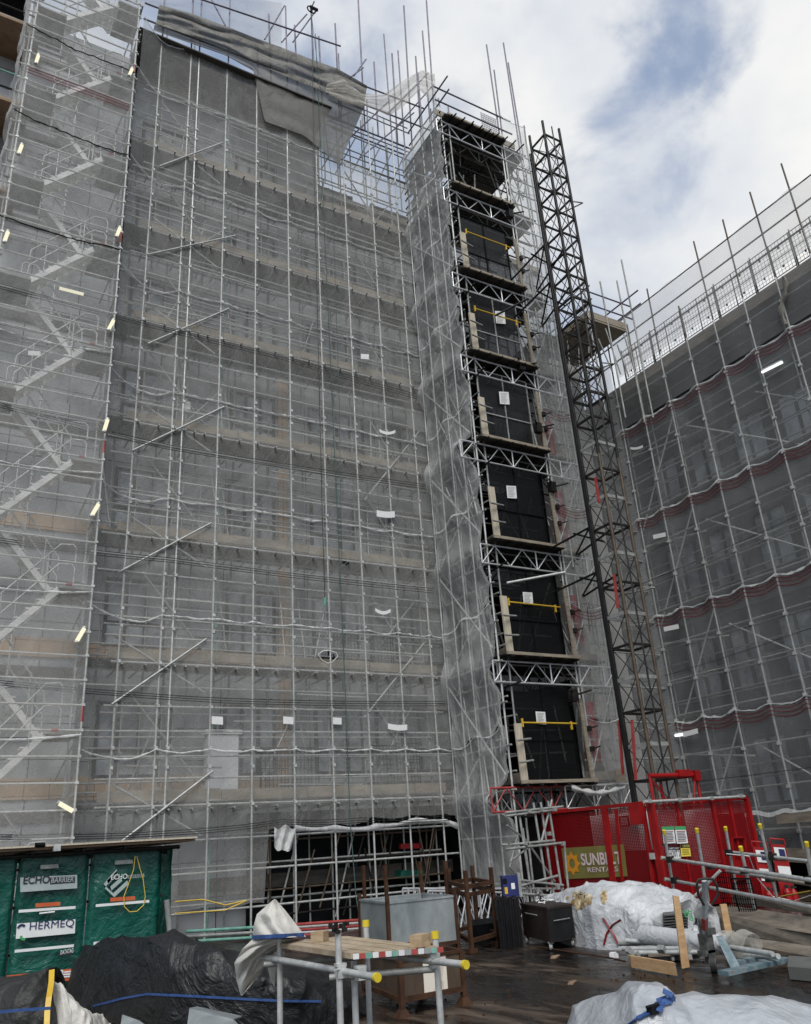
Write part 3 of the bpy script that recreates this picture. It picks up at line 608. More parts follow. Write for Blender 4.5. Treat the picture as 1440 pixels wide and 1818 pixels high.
cable([PY(553, 25, 18.05), PY(590, 330, 18.1), PY(602, 700, 18.1), PY(607, 1000, 18.1)], .008, 'rope', 'short green tag line beside the lifting rope', 'rope')
wg = MB().tube(PY(577, 1062, 18.15), PY(577, 1076, 18.15), .06, 8, .03); tag(wg.build('rope_weight', 'green_t'), 'small green weight at the end of the lifting rope', 'weight')
#@@SECTION stair
# ------------------------------------------------------------------ stair tower
st = thing('stair_tower', 'aluminium zigzag stair tower with guard rails inside netting on the left', 'stair tower', (1.5, 18, 0))
YS = 17.6; YS2 = 19.0
for (x, y) in ((2.86, YS), (2.84, YS2), (.12, YS), (.12, YS2), (1.5, YS2)):
    mb = MB().tube((x, y, 0), (x-.12 if x > 2 and y < 18 else x, y, 26.5))
    for z in [i*.5+.6 for i in range(50)]: mb.box((x-(.12*z/26 if x > 2 and y < 18 else 0), y, z), (.075, .075, .05))
    o = mb.build('standard', 'galv', st)
for k in range(9):
    zr = 1.1+3.0*k; zl = zr+1.5
    for z in (zr, zr+.5, zr+1.0, zl, zl+.5, zl+1.0):
        MB().tube((-.1, YS+.03, z+.02), (2.84, YS+.03, z), .022).build('ledger', 'galv', st)
    for z in (zr, zl+.3): MB().tube((2.84, YS, z), (2.84, YS2, z), .022).build('ledger', 'galv2', st)
    MB().tube((.12, YS2, zr+.5), (2.84, YS2, zr+.5), .022).build('ledger', 'galv2', st)
    MB().tube((2.6, YS2-.1, zr-.9), (2.84, YS+.05, zr+.0), .02).build('brace', 'galv2', st)
    def flight(x0, z0, x1, z1, y0, y1, lab):
        fl = thing('f', '', ''); D.objects.remove(fl)
        mb = MB()
        for y in (y0, y1): mb.beam((x0, y, z0), (x1, y, z1), .035, .13)
        f = mb.build('flight', 'stairm', st)
        n = 7; tm = MB()
        for i in range(n):
            t = (i+.5)/n; tm.box((x0+(x1-x0)*t, (y0+y1)/2, z0+(z1-z0)*t+.06), (.24, abs(y1-y0)-.045, .03))
        tm.build('treads', 'stairm', f)
        hr = MB(); d = 1 if x1 > x0 else -1
        for hh_ in (.55, 1.0):
            a = Vector((x0+.05*d, y0-.02, z0+hh_)); b = Vector((x1-.05*d, y0-.02, z1+hh_))
            hr.path([a+Vector((-.12*d, 0, -.55+.1)), a+Vector((-.1*d, 0, -.12)), a, a.lerp(b, .5), b, b+Vector((.25*d, 0, .02)), b+Vector((.32*d, 0, -.06)), b+Vector((.32*d, 0, -.4))], .019, 6)
        for t in (.2, .8): hr.tube((x0+(x1-x0)*t, y0-.02, z0+(z1-z0)*t+.05), (x0+(x1-x0)*t, y0-.02, z0+(z1-z0)*t+1.0), .016, 6)
        hr.build('handrail', 'galv', f)
    flight(.85, zr-1.5, 2.2, zr-.05, 17.85, 18.35, '')
    flight(2.15, zr, .95, zl-.05, 18.5, 18.95, '')
    MB().box((2.5, 18.35, zr-.03), (.65, 1.25, .05)).build('landing', 'galv2', st)
    MB().box((.5, 18.35, zl-.03), (.75, 1.25, .05)).build('landing', 'galv2', st)
    for (x, z, l) in ((2.86-.12*zr/26, zr+.35, .35),):
        if k % 2: MB().tube((x, YS, z-l/2), (x, YS, z+l/2), .03).build('red_marker', 'red_t', st)
    MB().tube((2.3, YS+.03, zr), (2.42, YS+.03, zr), .03).build('red_marker', 'red_t', st)
MB().box((1.5, 19.5, 12.5), (3.0, .1, 25)).build('back_panel', 'clad', st)
for k in range(8): MB().box((1.5, 19.42, 3.15+3.0*k), (2.9, .05, .42)).build('tile_band', 'tile' if k < 3 else 'clad', st); MB().box((1.5, 19.42, 2.6+3.0*k), (2.9, .05, .25)).build('slab_edge', 'dconc', st)
SB = [1.2, 4.0, 6.95, 9.72, 12.9, 16.0, 19.15, 22.2, 25.6]
for k in range(8):
    z0, z1 = SB[k], SB[k+1]
    t = thing('stair_net', ['%s strip of netting on the stair tower front' % q for q in ('lowest', 'second from bottom', 'third from bottom', 'fourth from bottom', 'fifth from bottom', 'sixth from bottom', 'seventh from bottom', 'topmost')][k], 'netting', (0, 17.5, z0), 'netting strips on the stair tower')
    def f(s, v):
        x = -.05+2.9*s-.11*(z0+(z1-z0)*v)/26*s; a = z0-.05*math.sin(math.pi*s); b = z1-.10*math.sin(math.pi*s)+.2*(1-s)*(k > 4)
        z = a+(b-a)*v; return (x, YS-.05+.05*nz(x*1.5, z, k)+.03*nz(x*5, z*3, k), z)
    MB().grid(f, 26, 20).build('sheet', 'net', t)
    hem([f(i/30, 1) for i in range(31)], .07, 'nethem' if k not in (4, 6, 5) else 'mast', t, seed=k+20)
    # left return with ragged edge
    def f2(s, v):
        z = z0+(z1-z0)*v; y = YS-.05+1.3*s; return (-.05-.12*abs(math.sin(z*2.1+.4))*(.3+s)-.08*nz(y*3, z*2, 4), y, z)
    MB().grid(f2, 10, 20).build('side_sheet', 'nettower', t)
if 1:
    t = thing('red_striped_net', 'red striped band across the stair tower netting near the top', 'netting', (1.3, 17.4, 19))
    for j in range(3): MB().grid(lambda s, v: (.1+2.6*s, 17.52, 20.75-.02*s+.10*j+.035*v), 20, 1).build('stripe', 'netred', t)
lamps = [(232, 128, -12), (210, 412, -12), (197, 577, -18), (188, 755, -10), (169, 905, -22), (143, 1127, -24), (117, 1433, 60), (66, 105, -6), (36, 265, -8), (11, 420, -8)]
labs = ['glowing bulkhead lamp highest on the right pole of the stair tower', 'glowing lamp second from the top of the stair tower pole', 'glowing lamp on the pole beside the fifth stair flight', 'small slim glowing lamp on the stair tower pole', 'long glowing bulkhead lamp hung below the red tube end', 'glowing lamp on the stair pole above the tan tiled floor', 'tilted work lamp at the foot of the stair tower above the green shed', 'glowing lamp at the top of the left pole', 'glowing lamp in the middle of the left pole', 'lowest glowing lamp on the left pole']
for (u, v, tilt), lb in zip(lamps, labs):
    c = PY(u, v, 17.45); t = thing('bulkhead_lamp', lb, 'lamp', c, 'bulkhead lamps on the stair tower')
    R = Matrix.Rotation(math.radians(-tilt), 3, 'Y'); h = Vector((0, 0, .15))
    MB().tube(c-R @ h, c+R @ h, .042, 8).build('diffuser', 'lamp', t)
    MB().tube(c+R @ h, c+R @ h*1.25, .05, 8).build('end_cap', 'galv', t); MB().tube(c-R @ h, c-R @ h*1.25, .05, 8).build('end_cap', 'galv', t)
c = PY(127, 517, 18.6); t = thing('strip_light', 'horizontal glowing strip light behind the stair flights', 'lamp', c)
MB().box(c, (.58, .05, .06)).build('diffuser', 'lamp', t); MB().box(c+Vector((0, .04, .05)), (.62, .07, .03)).build('housing', 'alu', t)
#@@PART2
# ------------------------------------------------------------------ text fitted between two points
def txt(body, A, B, hgt, mat, parent, up=(0, 0, 1), name='lettering', bold=0.0):
    cu = D.curves.new('t', 'FONT'); cu.body = body; cu.size = 1; cu.extrude = .0; cu.offset = bold
    to = D.objects.new('t', cu); COL.objects.link(to); bpy.context.view_layer.update()
    me = D.meshes.new_from_object(to.evaluated_get(bpy.context.evaluated_depsgraph_get())); D.objects.remove(to); D.curves.remove(cu)
    xs = [v.co.x for v in me.vertices]; ys = [v.co.y for v in me.vertices]; x0, x1, y0, y1 = min(xs), max(xs), min(ys), max(ys)
    A = Vector(A); B = Vector(B); X = (B-A)/(x1-x0); Y = Vector(up).normalized()*hgt/(y1-y0)
    for v in me.vertices: c = v.co.copy(); v.co = A+X*(c.x-x0)+Y*(c.y-y0)
    me.materials.clear(); me.materials.append(M[mat]); me.name = name
    o = D.objects.new(name, me); COL.objects.link(o)
    if parent is not None: o.parent = parent; o.matrix_parent_inverse = parent.matrix_basis.inverted()
    return o
def plate(P, t=(0, .004, 0)): return MB().slab(*P, t)
#@@SECTION tower
TD = [2.75, 5.78, 8.83, 11.8, 14.6, 17.5, 20.8, 23.7]
ht = thing('hoist_tower', 'tall tube scaffold tower with lattice beams and black hoist landings', 'scaffold tower', (13.4, 16.5, 0))
YT = 16.0
def lattice(a, b, h, mat, parent, step=.42, r=.022, name='lattice_beam'):
    a = Vector(a); b = Vector(b); l = (b-a).length; n = max(2, int(l/step)); dn = Vector((0, 0, -h)); mb = MB()
    mb.tube(a, b, .026, 7).tube(a+dn, b+dn, .026, 7)
    for i in range(n):
        p = a.lerp(b, i/n); q = a.lerp(b, (i+1)/n)
        if i % 2 == 0: mb.tube(p+dn, q, r*.75, 5)
        else: mb.tube(p, q+dn, r*.75, 5)
        if i % 4 == 0: mb.tube(p, p+dn, r, 5)
    return mb.build(name, mat, parent)
for k, d in enumerate(TD):
    if k == 0:
        lattice((11.55, YT-.03, d-.10), (13.75, YT-.03, d-.10), .52, 'red_t', ht); lattice((13.75, YT-.03, d-.10), (16.0, YT-.03, d-.10), .52, 'alu', ht)
    else: lattice((11.65 if k == 3 else 11.98, YT-.03, d-.16), (16.05, YT-.03, d-.16), .52, 'alu', ht)
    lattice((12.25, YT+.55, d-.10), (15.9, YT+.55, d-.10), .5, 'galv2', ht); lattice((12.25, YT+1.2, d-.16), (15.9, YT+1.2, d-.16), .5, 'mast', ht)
    lattice((12.2, YT+.1, d-.2), (12.2, 18.3, d-.2), .45, 'galv2', ht)
    mb = MB()
    for i in range(10): mb.box((13.45, YT-.12+.235*i, d), (2.5, .225, .045))
    mb.build('deck', 'deck', ht)
    mb = MB(); mb.box((15.2, 17.1, d), (1.1, 2.2, .045)); mb.build('deck', 'deck', ht)
    MB().box((13.45, YT-.27, d+.0), (2.35, .05, .075)).build('landing_edge', 'board', ht)
    mb = MB()
    for i in range(6): mb.tube((12.4+.42*i, YT-.36, d-.08), (12.4+.42*i, YT+.4, d-.08), .026, 6)
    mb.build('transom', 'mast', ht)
tp = [(12.2, YT, 24.6), (12.52, YT+.04, 24.0), (14.66, YT, 28.6), (14.78, YT, 27.4), (15.5, YT, 29.2), (15.62, YT, 28.2), (15.85, YT, 25.2), (12.2, 17.1, 27.0), (12.2, 18.3, 29.5), (14.7, 18.0, 25.6), (15.85, 18.0, 26.2), (13.4, 18.2, 27), (13.5, 17.4, 26.0), (13.6, 17.4, 26.4), (13.0, 17.4, 25.6)]
for i, (x, y, z) in enumerate(tp):
    if z > 24.3: MB().tube((x, y, 24.2), (x+rnd(-.06, .06), y, z), .026).build('upper_standard', 'purple', ht)  # top piece coloured dark, as a pole looks against bright sky
    MB().tube((x, y, 0 if i < 11 else 20), (x, y, min(z, 24.3)), .026).build('standard', 'green_t' if i == 99 else ('galv' if i in (0, 2, 3) else 'galv2'), ht)
for z in (24.4, 25.0):
    MB().tube((12.0, YT-.05, z), (15.2, YT-.05, z), .028).build('guard_rail', 'purple', ht)
    MB().tube((12.2, YT-.6, z), (12.2, YT+2, z), .028).build('guard_rail', 'purple', ht)
for i in range(9): MB().tube((12.5+.35*i, YT-.45, 23.62), (12.5+.35*i, YT+.2, 23.68), .026, 6).build('transom', 'mast', ht)
MB().box((13.6, YT-.02, 23.87), (3.3, .05, .24)).build('toe_board', 'board', ht)
MB().box((14.35, YT+.1, 24.5), (.7, .012, 1.0)).build('mesh_guard', 'wmesh', ht)
# ledgers, transoms and braces inside the netted side and right bay
for z in [.6+1.0*i for i in range(23)]:
    MB().tube((12.15, YT-.2, z), (12.15, 18.3, z), .024, 7).build('ledger', 'galv2', ht)
for yy in (16.55, 17.1, 17.7, 18.3): MB().tube((12.13, yy, .1), (12.13, yy, 24), .025, 7).build('standard', 'galv', ht)
for k, d in enumerate(TD[:-1]):
    for j in range(9):
        yy = rnd(16, 17.6); MB().tube((12.14+rnd(0, .25), yy, d+rnd(-.3, 1.4)), (12.14+rnd(0, .3), yy+rnd(-.2, .9), d+rnd(1.6, 2.9)), .023, 6).build('inner_tube', 'galv' if j % 2 else 'galv2', ht)
    for j in range(6):
        zz2 = d+.2+.45*j+rnd(-.1, .1); MB().tube((12.2+rnd(0, .4), 16, zz2), (12.2+rnd(0, .4), 18.3, zz2), .023, 6).build('ledger', 'galv2' if j % 2 else 'galv', ht)
    MB().box((12.6, 17.1, d+.14), (.04, 2.2, .22)).build('toe_board', 'toe', ht)
    for j in range(8):
        x_ = rnd(14.75, 15.7); MB().tube((x_, rnd(16.1, 16.5), d+rnd(-.2, 1.5)), (x_+rnd(-.5, .5), rnd(16.1, 17.0), d+rnd(1.5, 2.8)), .023, 6).build('inner_tube', 'galv' if j % 2 else 'galv2', ht)
    MB().box((15.2, 16.2, d+.13), (1.0, .04, .22)).build('toe_board', 'toe', ht)
    for (a, b) in (((12.12, 16.1, d+.2), (12.12, 18.2, d+2.6)), ((12.12, 18.2, d-.2), (12.12, 16.1, d+1.5))): MB().tube(a, b, .024, 7).build('brace', 'galv', ht)
    for zz_ in (.5, 1.0, 1.6, 2.2): MB().tube((14.6, YT+.06, d+zz_), (15.95, YT+.06, d+zz_), .024, 7).build('ledger', 'galv2', ht)
    for j in range(5): MB().tube((14.7+.27*j, 16.3+.25*(j % 3), d+.1), (14.9+.25*j, 16.8+.2*(j % 2), d+2.4), .022, 6).build('brace', 'galv2', ht)
    MB().tube((14.7, YT-.05, d+.2), (15.8, YT-.05, d+2.4), .024, 7).build('brace', 'galv2', ht)
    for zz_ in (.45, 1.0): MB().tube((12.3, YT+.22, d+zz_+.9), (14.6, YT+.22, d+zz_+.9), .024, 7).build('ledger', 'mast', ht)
    MB().tube((12.4, 15.5, d-.75), (12.5, 16.3, d-.75), .024, 7).build('stub_tube', 'mast', ht)
# landings
for k, d in enumerate(TD[:6]):
    z0 = d+.04; gh = 2.35
    ga = MB().box((13.5, YT+.14, z0+gh/2), (1.82, .015, gh)).build('landing_gate', 'bmesh', ht)
    fr = MB()
    for x in (12.6, 13.5, 14.4): fr.box((x, YT+.13, z0+gh/2), (.035, .04, gh))
    for z in (0.02, .95, gh): fr.box((13.5, YT+.115, z0+z), (1.78, .035, .035))
    fr.build('gate_frame', 'black' if k not in (3, 4) else 'galv2', ga)
    MB().box((13.45, 18.15, d+1.3), (2.4, .04, 2.5)).build('shade_stand_in', 'black', ht)  # black panels stand in for the darkness inside the landings
    MB().box((12.26, 17.2, d+1.3), (.03, 1.9, 2.5)).build('shade_stand_in', 'black', ht)
    if k < 3: MB().box((14.62, 17.2, d+1.3), (.03, 1.9, 2.5)).build('shade_stand_in', 'black', ht)
    for j in range(7):
        MB().tube((12.6+.3*j+rnd(-.1, .1), rnd(16.4, 17.6), d+rnd(.1, .5)), (12.5+.3*j+rnd(-.3, .4), rnd(16.4, 17.6), d+rnd(1.6, 2.4)), .026, 6).build('inner_tube', 'galv2', ht)
    for j in range(3): MB().tube((12.4, 16.5+.3*j, d+.7+.6*j), (14.5, 16.6+.3*j, d+.75+.6*j), .026, 6).build('inner_tube', 'galv2', ht)
    hb = [1.35, 1.5, 1.5, 1.3, 1.35, 1.45][k]
    MB().beam((12.50, YT-.10, d+.05), (12.46, YT-.12, d+hb), .045, .20, up=(1, 0, 0)).build('side_board', 'boardp', ht)
    MB().beam((14.62, YT-.10, d+.05), (14.57, YT-.1, d+2.0), .05, .10, up=(1, 0, 0)).build('side_board', 'board', ht)
    for zz_ in (.45, .95):
        MB().tube((12.25, YT-.30, d+zz_-.02), (12.78, YT-.16, d+zz_+.04), .026).build('stub_tube', 'galv2', ht)
        c = Vector((14.7, YT-.12, d+zz_+.3)); MB().box(c, (.12, .12, .12)).tube(c, c+Vector((.22, -.1, .06)), .02).build('coupler', 'mast', ht)
    if k in (0, 1, 4, 5):
        z = d+(1.38 if k < 2 else 1.62)
        yb_ = MB().tube((12.66, YT-.06, z), (14.38, YT-.06, z), .022).box((12.66, YT-.06, z), (.04, .04, .2)).box((14.2, YT-.06, z-.05), (.04, .04, .2)); yb_.build('yellow_bar', 'yellow', ht)
for (u, v, lb) in ((888, 563, 'white notice with blue heading on the upper black landing gate'), (895, 706, 'pale notice at the middle black landing gate'), (908, 873, 'printed white notice on the black gate above the diamond lattice'), (937, 1062, 'white notice tied behind a yellow bar on the second landing gate'), (960, 1274, 'printed white notice on the lowest landing gate above its yellow bar')):
    t = thing('gate_notice', lb, 'notice', PY(u, v, YT-.1), 'printed notices on the hoist landing gates')
    plate([PY(u-9, v-11, YT+.08), PY(u+8, v-10, YT+.08), PY(u+10, v+12, YT+.08), PY(u-7, v+11, YT+.08)]).build('sheet', 'paper', t)
    for j in range(7): MB().beam(PY(u-6+.1*j, v-8+2.6*j, YT+.07), PY(u+6-(j*5 % 4), v-8+2.6*j+.6, YT+.07), .002, .006).build('print_line', 'text', t)
for j in range(4): MB().box(PY(945+8*j, 1127, 17.9), (.07, .03, .03)).build('painted_glint', 'lampw', ht) if j else None  # glowing boxes painted in as glints of light inside the tower
for j in range(26):
    x = rnd(12.1, 15.8); y = rnd(16.1, 18.2); z = rnd(20.9, 23.2); h = rnd(.8, 2.2)
    MB().tube((x, y, z), (x+rnd(-.9, .9), y+rnd(-.5, .5), z+h), .026, 6).build('raker', 'mast' if j % 3 else 'galv2', ht)
for j in range(10):
    z = 20.9+.33*j; MB().tube((12.12, 15.9, z), (12.12, 18.4, z+rnd(-.1, .1)), .026, 6).build('ledger', 'mast', ht)
for j, (z, h) in enumerate(((21.0, .9), (22.3, .8))): MB().box((12.2, 17.3, z+h/2), (.04, 1.7, h)).build('toe_board', 'deck', ht)
MB().box((13.5, 18.2, 22.1), (2.3, .04, 2.2)).build('shade_stand_in', 'black', ht)  # black panel stands in for the dark inside of the tower top
# big slanting grey tube half way
MB().tube(PY(900, 1035, 15.8), PY(1003, 1016, 15.2), .034).build('raking_tube', 'galv', ht)
MB().tube(PY(880, 560, 15.9), PY(938, 530, 15.3), .034).build('raking_tube', 'mast', ht)
MB().tube(PY(1003, 925, 15.6), PY(1003, 925, 15.6)+Vector((0, 0, .01)), .03)
for (u, v, ) in ((925, 650), (905, 380), (980, 865), (1018, 1235), (955, 760)):
    c = PY(u, v, 15.85); MB().box(c, (.2, .16, .3)).tube(c, c+Vector((.45, -.2, .12)), .026).tube(c+Vector((0, 0, .1)), c+Vector((-.3, -.25, .1)), .026).build('coupler_cluster', 'mast', ht)
# tower base frame in front, left of the cage
tb = thing('base_scaffold', 'grey tube scaffold bay with protruding ends beside the red cage', 'scaffold', (12.6, 15, 0))
for (a, b) in (((947, 1425), (972, 1582)), ((960, 1424), (985, 1600)), ((973, 1422), (999, 1590)), ((980, 1420), (960, 1500)), ((928, 1470), (945, 1600)), ((1002, 1500), (1010, 1590)), ((921, 1440), (940, 1560))): MB().tube(PY(*a, 14.6), PY(*b, 14.6), .026).build('standard', 'galv2', tb)
for (a, b) in (((898, 1449), (985, 1438)), ((897, 1443), (1000, 1432)), ((898, 1508), (1003, 1496)), ((905, 1500), (985, 1492)), ((900, 1560), (1000, 1572)), ((905, 1578), (990, 1555)), ((900, 1585), (1000, 1592)), ((890, 1500), (900, 1500))): MB().tube(PY(*a, 14.55), PY(*b, 14.55), .026).build('ledger', 'galv2', tb)
for (a, b) in (((900, 1465), (945, 1500)), ((920, 1480), (905, 1540)), ((940, 1500), (985, 1565)), ((905, 1530), (945, 1500)), ((905, 1540), (940, 1580))): MB().tube(PY(*a, 14.9), PY(*b, 14.9), .024).build('brace', 'galv2', tb)
for (u, v) in ((935, 1497), (985, 1437), (940, 1440), (1000, 1498), (962, 1438), (990, 1575), (955, 1580), (938, 1500), (975, 1480)): MB().box(PY(u, v, 14.5), (.07, .07, .075)).build('coupler', 'galv2', tb)
MB().box((13.6, 16.6, 1.1), (2.7, .05, 2.1)).build('shade_stand_in', 'black', tb)  # black panels added in place of the gloom behind the tower base
MB().box((12.25, 17.4, 1.2), (.05, 1.6, 2.0)).build('shade_stand_in', 'black', tb)
lb_ = thing('stored_beams', 'row of aluminium lattice beams leaning along the foot of the tower', 'lattice beams', (11, 15.6, 0))
for j in range(4):
    lattice(PY(745-10*j, 1578, 15.3+.15*j), PY(1000, 1578, 15.3+.15*j), .75, 'alu', lb_, .32)
lattice(PY(760, 1582, 15.0), PY(895, 1585, 15.0), .9, 'alu', lb_, .3)
#@@SECTION tower_net
zb = [.45, 3.81, 6.8, 9.72, 12.7, 15.85, 18.9, 21.4, 23.9]
tn_l = ['lowest', 'second', 'third', 'fourth', 'fifth', 'sixth', 'seventh', 'topmost']
for k in range(8):
    z0, z1 = zb[k], zb[k+1]
    t = thing('tower_net', tn_l[k]+' crumpled strip of pale netting on the left side of the hoist tower', 'netting', (12, 17, z0), 'pale netting strips on the left of the hoist tower')
    def f(s, v):
        y = 18.34-(18.34-15.86)*s; a = z0-.14*math.sin(math.pi*s*2)**2+.25*s; b = z1-.14*math.sin(math.pi*s*2)**2+.25*s
        z = a+(b-a)*v; x = 12.06
        for d in (TD[0], TD[3]): x -= (.42*math.exp(-((z-d+.38)/.26)**2))*math.exp(-((y-15.95)/.40)**2)
        for d in TD: x -= .18*math.exp(-((z-d+.3)/.4)**2)
        x += .07*nz(y*1.3, z*.7, k*2.3)+.03*nz(y*3, z*2, k)+.008*nz(y*9, z*6, k)
        for ty in (15.95, 17.1, 18.3):
            for tz in (z0, (z0+z1)/2, z1): x -= .11*math.exp(-3.2*math.hypot(y-ty, (z-tz)*.8))
        rd = abs(nz(y*1.3+z*.9, z*.5-y, 5+k)); x += .05*(rd-.2)+.03*abs(nz(y*3.1-z*2.2, z*1.1, 8+k))
        if s > .9: y += (.12*abs(math.sin(z*math.pi*1.05))+.14*abs(nz(z*1.7, k, 3)))*(s-.9)/.1
        if s < .1: x += .18*(.1-s)/.1
        return (x, y, z)
    MB().grid(f, 60, 64).build('sheet', 'nettower', t)
    hem([Vector(f(i/24, 1))+Vector((-.03, 0, 0)) for i in range(25)], .06, 'nethem', t, seed=k+50)
    # gathered front edge wrapped round the corner tubes
    pts = [Vector(f(1, j/16)) for j in range(17)]
    vs = []; [vs.extend([p, p+Vector((.12+.06*nz(i, k, 1), .03, 0))]) for i, p in enumerate(pts)]
    MB().add(vs, [(2*i, 2*i+1, 2*i+3, 2*i+2) for i in range(16)], True).build('gathered_edge', 'nettower', t)
# right bay of the tower front
rb = [2.55, 4.29, 7.3, 10.25, 13.4, 16.2, 19.3, 21.9, 25.0]
for k in range(8):
    z0, z1 = rb[k], rb[k+1]
    t = thing('bay_net', tn_l[k]+' strip of netting on the narrow right bay of the hoist tower', 'netting', (15, 16, z0), 'netting strips on the right bay of the hoist tower')
    def f(s, v):
        z = z0-.04*math.sin(math.pi*s)+(z1-z0)*v-.10*math.sin(math.pi*s)*v; x = 14.68+1.24*s
        if s > .8: x -= .10*abs(math.sin(z*2.1))*(s-.8)/.2
        return (x, 15.93+.04*nz(x*3, z*1.5, k)+.02*nz(x*8, z*5, k), z)
    MB().grid(f, 16, 30).build('sheet', 'netbay', t)
    def f2(s, v):
        z = z0+(z1-z0)*v; return (15.92-.10*abs(math.sin(z*2.1))*(1-s)+.06*nz(s*4, z*2, k), 15.95+2.3*s, z)
    MB().grid(f2, 16, 30).build('side_sheet', 'netbay', t)
    hem([Vector(f(i/12, 1)) for i in range(13)], .05, 'nethem', t, seed=k+80)
    if k < 4 and k: [MB().grid(lambda s, v: Vector(f(s, 1))+Vector((0, -.03, -.08-.09*j-.022*v)), 10, 1).build('red_stripe', 'netred', t) for j in range(3)]
for k, (z, h) in enumerate(((3.2, 1.0), (6.2, .9), (9.2, 1.0), (11.9, .6))):
    t = MB().box((15.08, 16.25, z+h/2+.2), (.34, .2, h+.3)).tube((15.08, 16.15, z), (15.08, 16.15, z+h+.5), .12, 10); tag(t.build('red_cabinet', 'redd'), ['lowest', 'second', 'third', 'topmost small'][k]+' red fire cabinet seen through the netting right of the landings', 'cabinet', 'red cabinets on the tower landings')
t = MB().grid(lambda s, v: PY(1015+95*s, 1398+10*math.sin(math.pi*s)+(10+3*math.sin(s*25))*(v-.5), 15.8-.08*math.sin(v*3.14)), 30, 6); tag(t.build('net_bundle', 'nethem'), 'white bundled netting hem sagging under the right bay of the hoist tower', 'netting')
t = MB().box(PY(1102, 1377, 15.7), (.32, .05, .30)); tag(t.build('plywood_square', 'board'), 'small square plywood piece beside the foot of the right bay netting', 'board')
#@@SECTION mast
ms = thing('hoist_mast', 'free standing dark lattice hoist mast rising above the tower', 'hoist mast', (14.42, 13.72, 0))
MX0, MX1, MY0, MY1, MZ = 14.10, 14.76, 13.40, 14.04, 21.95
for (x, y, m_) in ((MX0, MY0, 'mast2'), (MX1, MY0, 'mast2'), (MX0, MY1, 'mast'), (MX1, MY1, 'mast')):
    MB().tube((x, y, .1), (x, y, 10.5), .042, 10).build('leg', m_, ms); MB().tube((x, y, 10.5), (x, y, MZ), .042, 10).build('leg', 'mast', ms)
MB().tube((MX0-.07, MY1+.03, .2), (MX0-.07, MY1+.03, 21.2), .03, 8).tube((MX0-.13, MY1-.06, .2), (MX0-.13, MY1-.06, 20.9), .022, 8).build('cable_guide', 'blacks', ms)
i = 0; z = .3
while z < MZ:
    mb = MB()
    for (a, b) in (((MX0, MY0), (MX1, MY0)), ((MX0, MY1), (MX1, MY1)), ((MX0, MY0), (MX0, MY1)), ((MX1, MY0), (MX1, MY1))):
        if i % 2 == 0 and z < 13: mb.beam((*a, z), (*b, z), .03, .085)
        else: mb.beam((*a, z), (*b, z), .045, .055)
    mb.build('ring', 'galv2' if z < 12 and i % 2 == 0 else 'mast', ms)
    if z+.72 < MZ:
        mb = MB(); w = .754
        for (a, b) in (((MX0, MY0), (MX1, MY0)), ((MX0, MY1), (MX1, MY1)), ((MX0, MY0), (MX0, MY1)), ((MX1, MY0), (MX1, MY1))):
            if i % 2: a, b = b, a
            mb.tube((*a, z), (*b, z+w), .012, 5)
            if z > 12: mb.tube((*b, z), (*a, z+w), .012, 5)
        mb.build('lacing', 'mast', ms)
    z += .754; i += 1
MB().beam((MX0+.33, MY0-.03, 0.3), (MX0+.33, MY0-.03, MZ-.1), .04, .05).build('rack', 'mast', ms)
for z in (17.75, 16.4, 8.75, 7.55):
    mb = MB()
    mb.tube((MX0, MY1, z), (14.2, 16.0, z), .03).tube((MX1, MY1, z), (15.3, 16.0, z), .03).tube((MX0-.1, MY1+.6, z), (MX1+.5, MY1+.8, z), .026).tube((MX0, MY1+.1, z), (15.2, 15.9, z), .026)
    mb.build('wall_tie', 'mast', ms)
    MB().tube((15.02, 15.9, z-.4), (15.02, 15.9, z+.55), .028).build('tie_tube', 'galv2', ms)
for (u, v0, v1) in ((1057, 848, 893), (1090, 1020, 1080), (1099, 1280, 1375), (1122, 1278, 1385)): MB().beam(PX(u, v0, MX0-.05), PX(u+7, v1, MX0-.05), .05, .05).build('red_bar', 'red_t', ms)
for z in (13.4, 19.05, 7.0): MB().tube((MX1, MY0, z), (MX1+.35, MY0-.1, z), .02).tube((MX1, MY1, z), (MX1+.35, MY0-.1, z), .02).build('roller_bracket', 'galv2', ms)
rf = MB()
for (x, y) in ((MX0-.3, MY0-.15), (MX1+.5, MY0-.15), (MX1+.5, MY1+.3)): rf.tube((x, y, 1.9), (x+.02, y, 2.62), .035)
rf.tube((MX0-.3, MY0-.15, 2.62), (MX1+.5, MY0-.15, 2.62), .05).tube((MX1+.5, MY0-.15, 2.62), (MX1+.5, MY1+.3, 2.62), .05).tube((MX0-.3, MY0-.15, 2.6), (MX0+.3, MY0-.15, 1.9), .02).tube((MX0+.9, MY0-.15, 1.9), (MX1+.45, MY0-.15, 2.6), .02)
rf.box((MX1+.1, MY0-.17, 2.66), (.4, .12, .14)).box((MX1+.48, MY0-.17, 2.6), (.16, .14, .22)); rf.build('base_frame', 'red', ms)
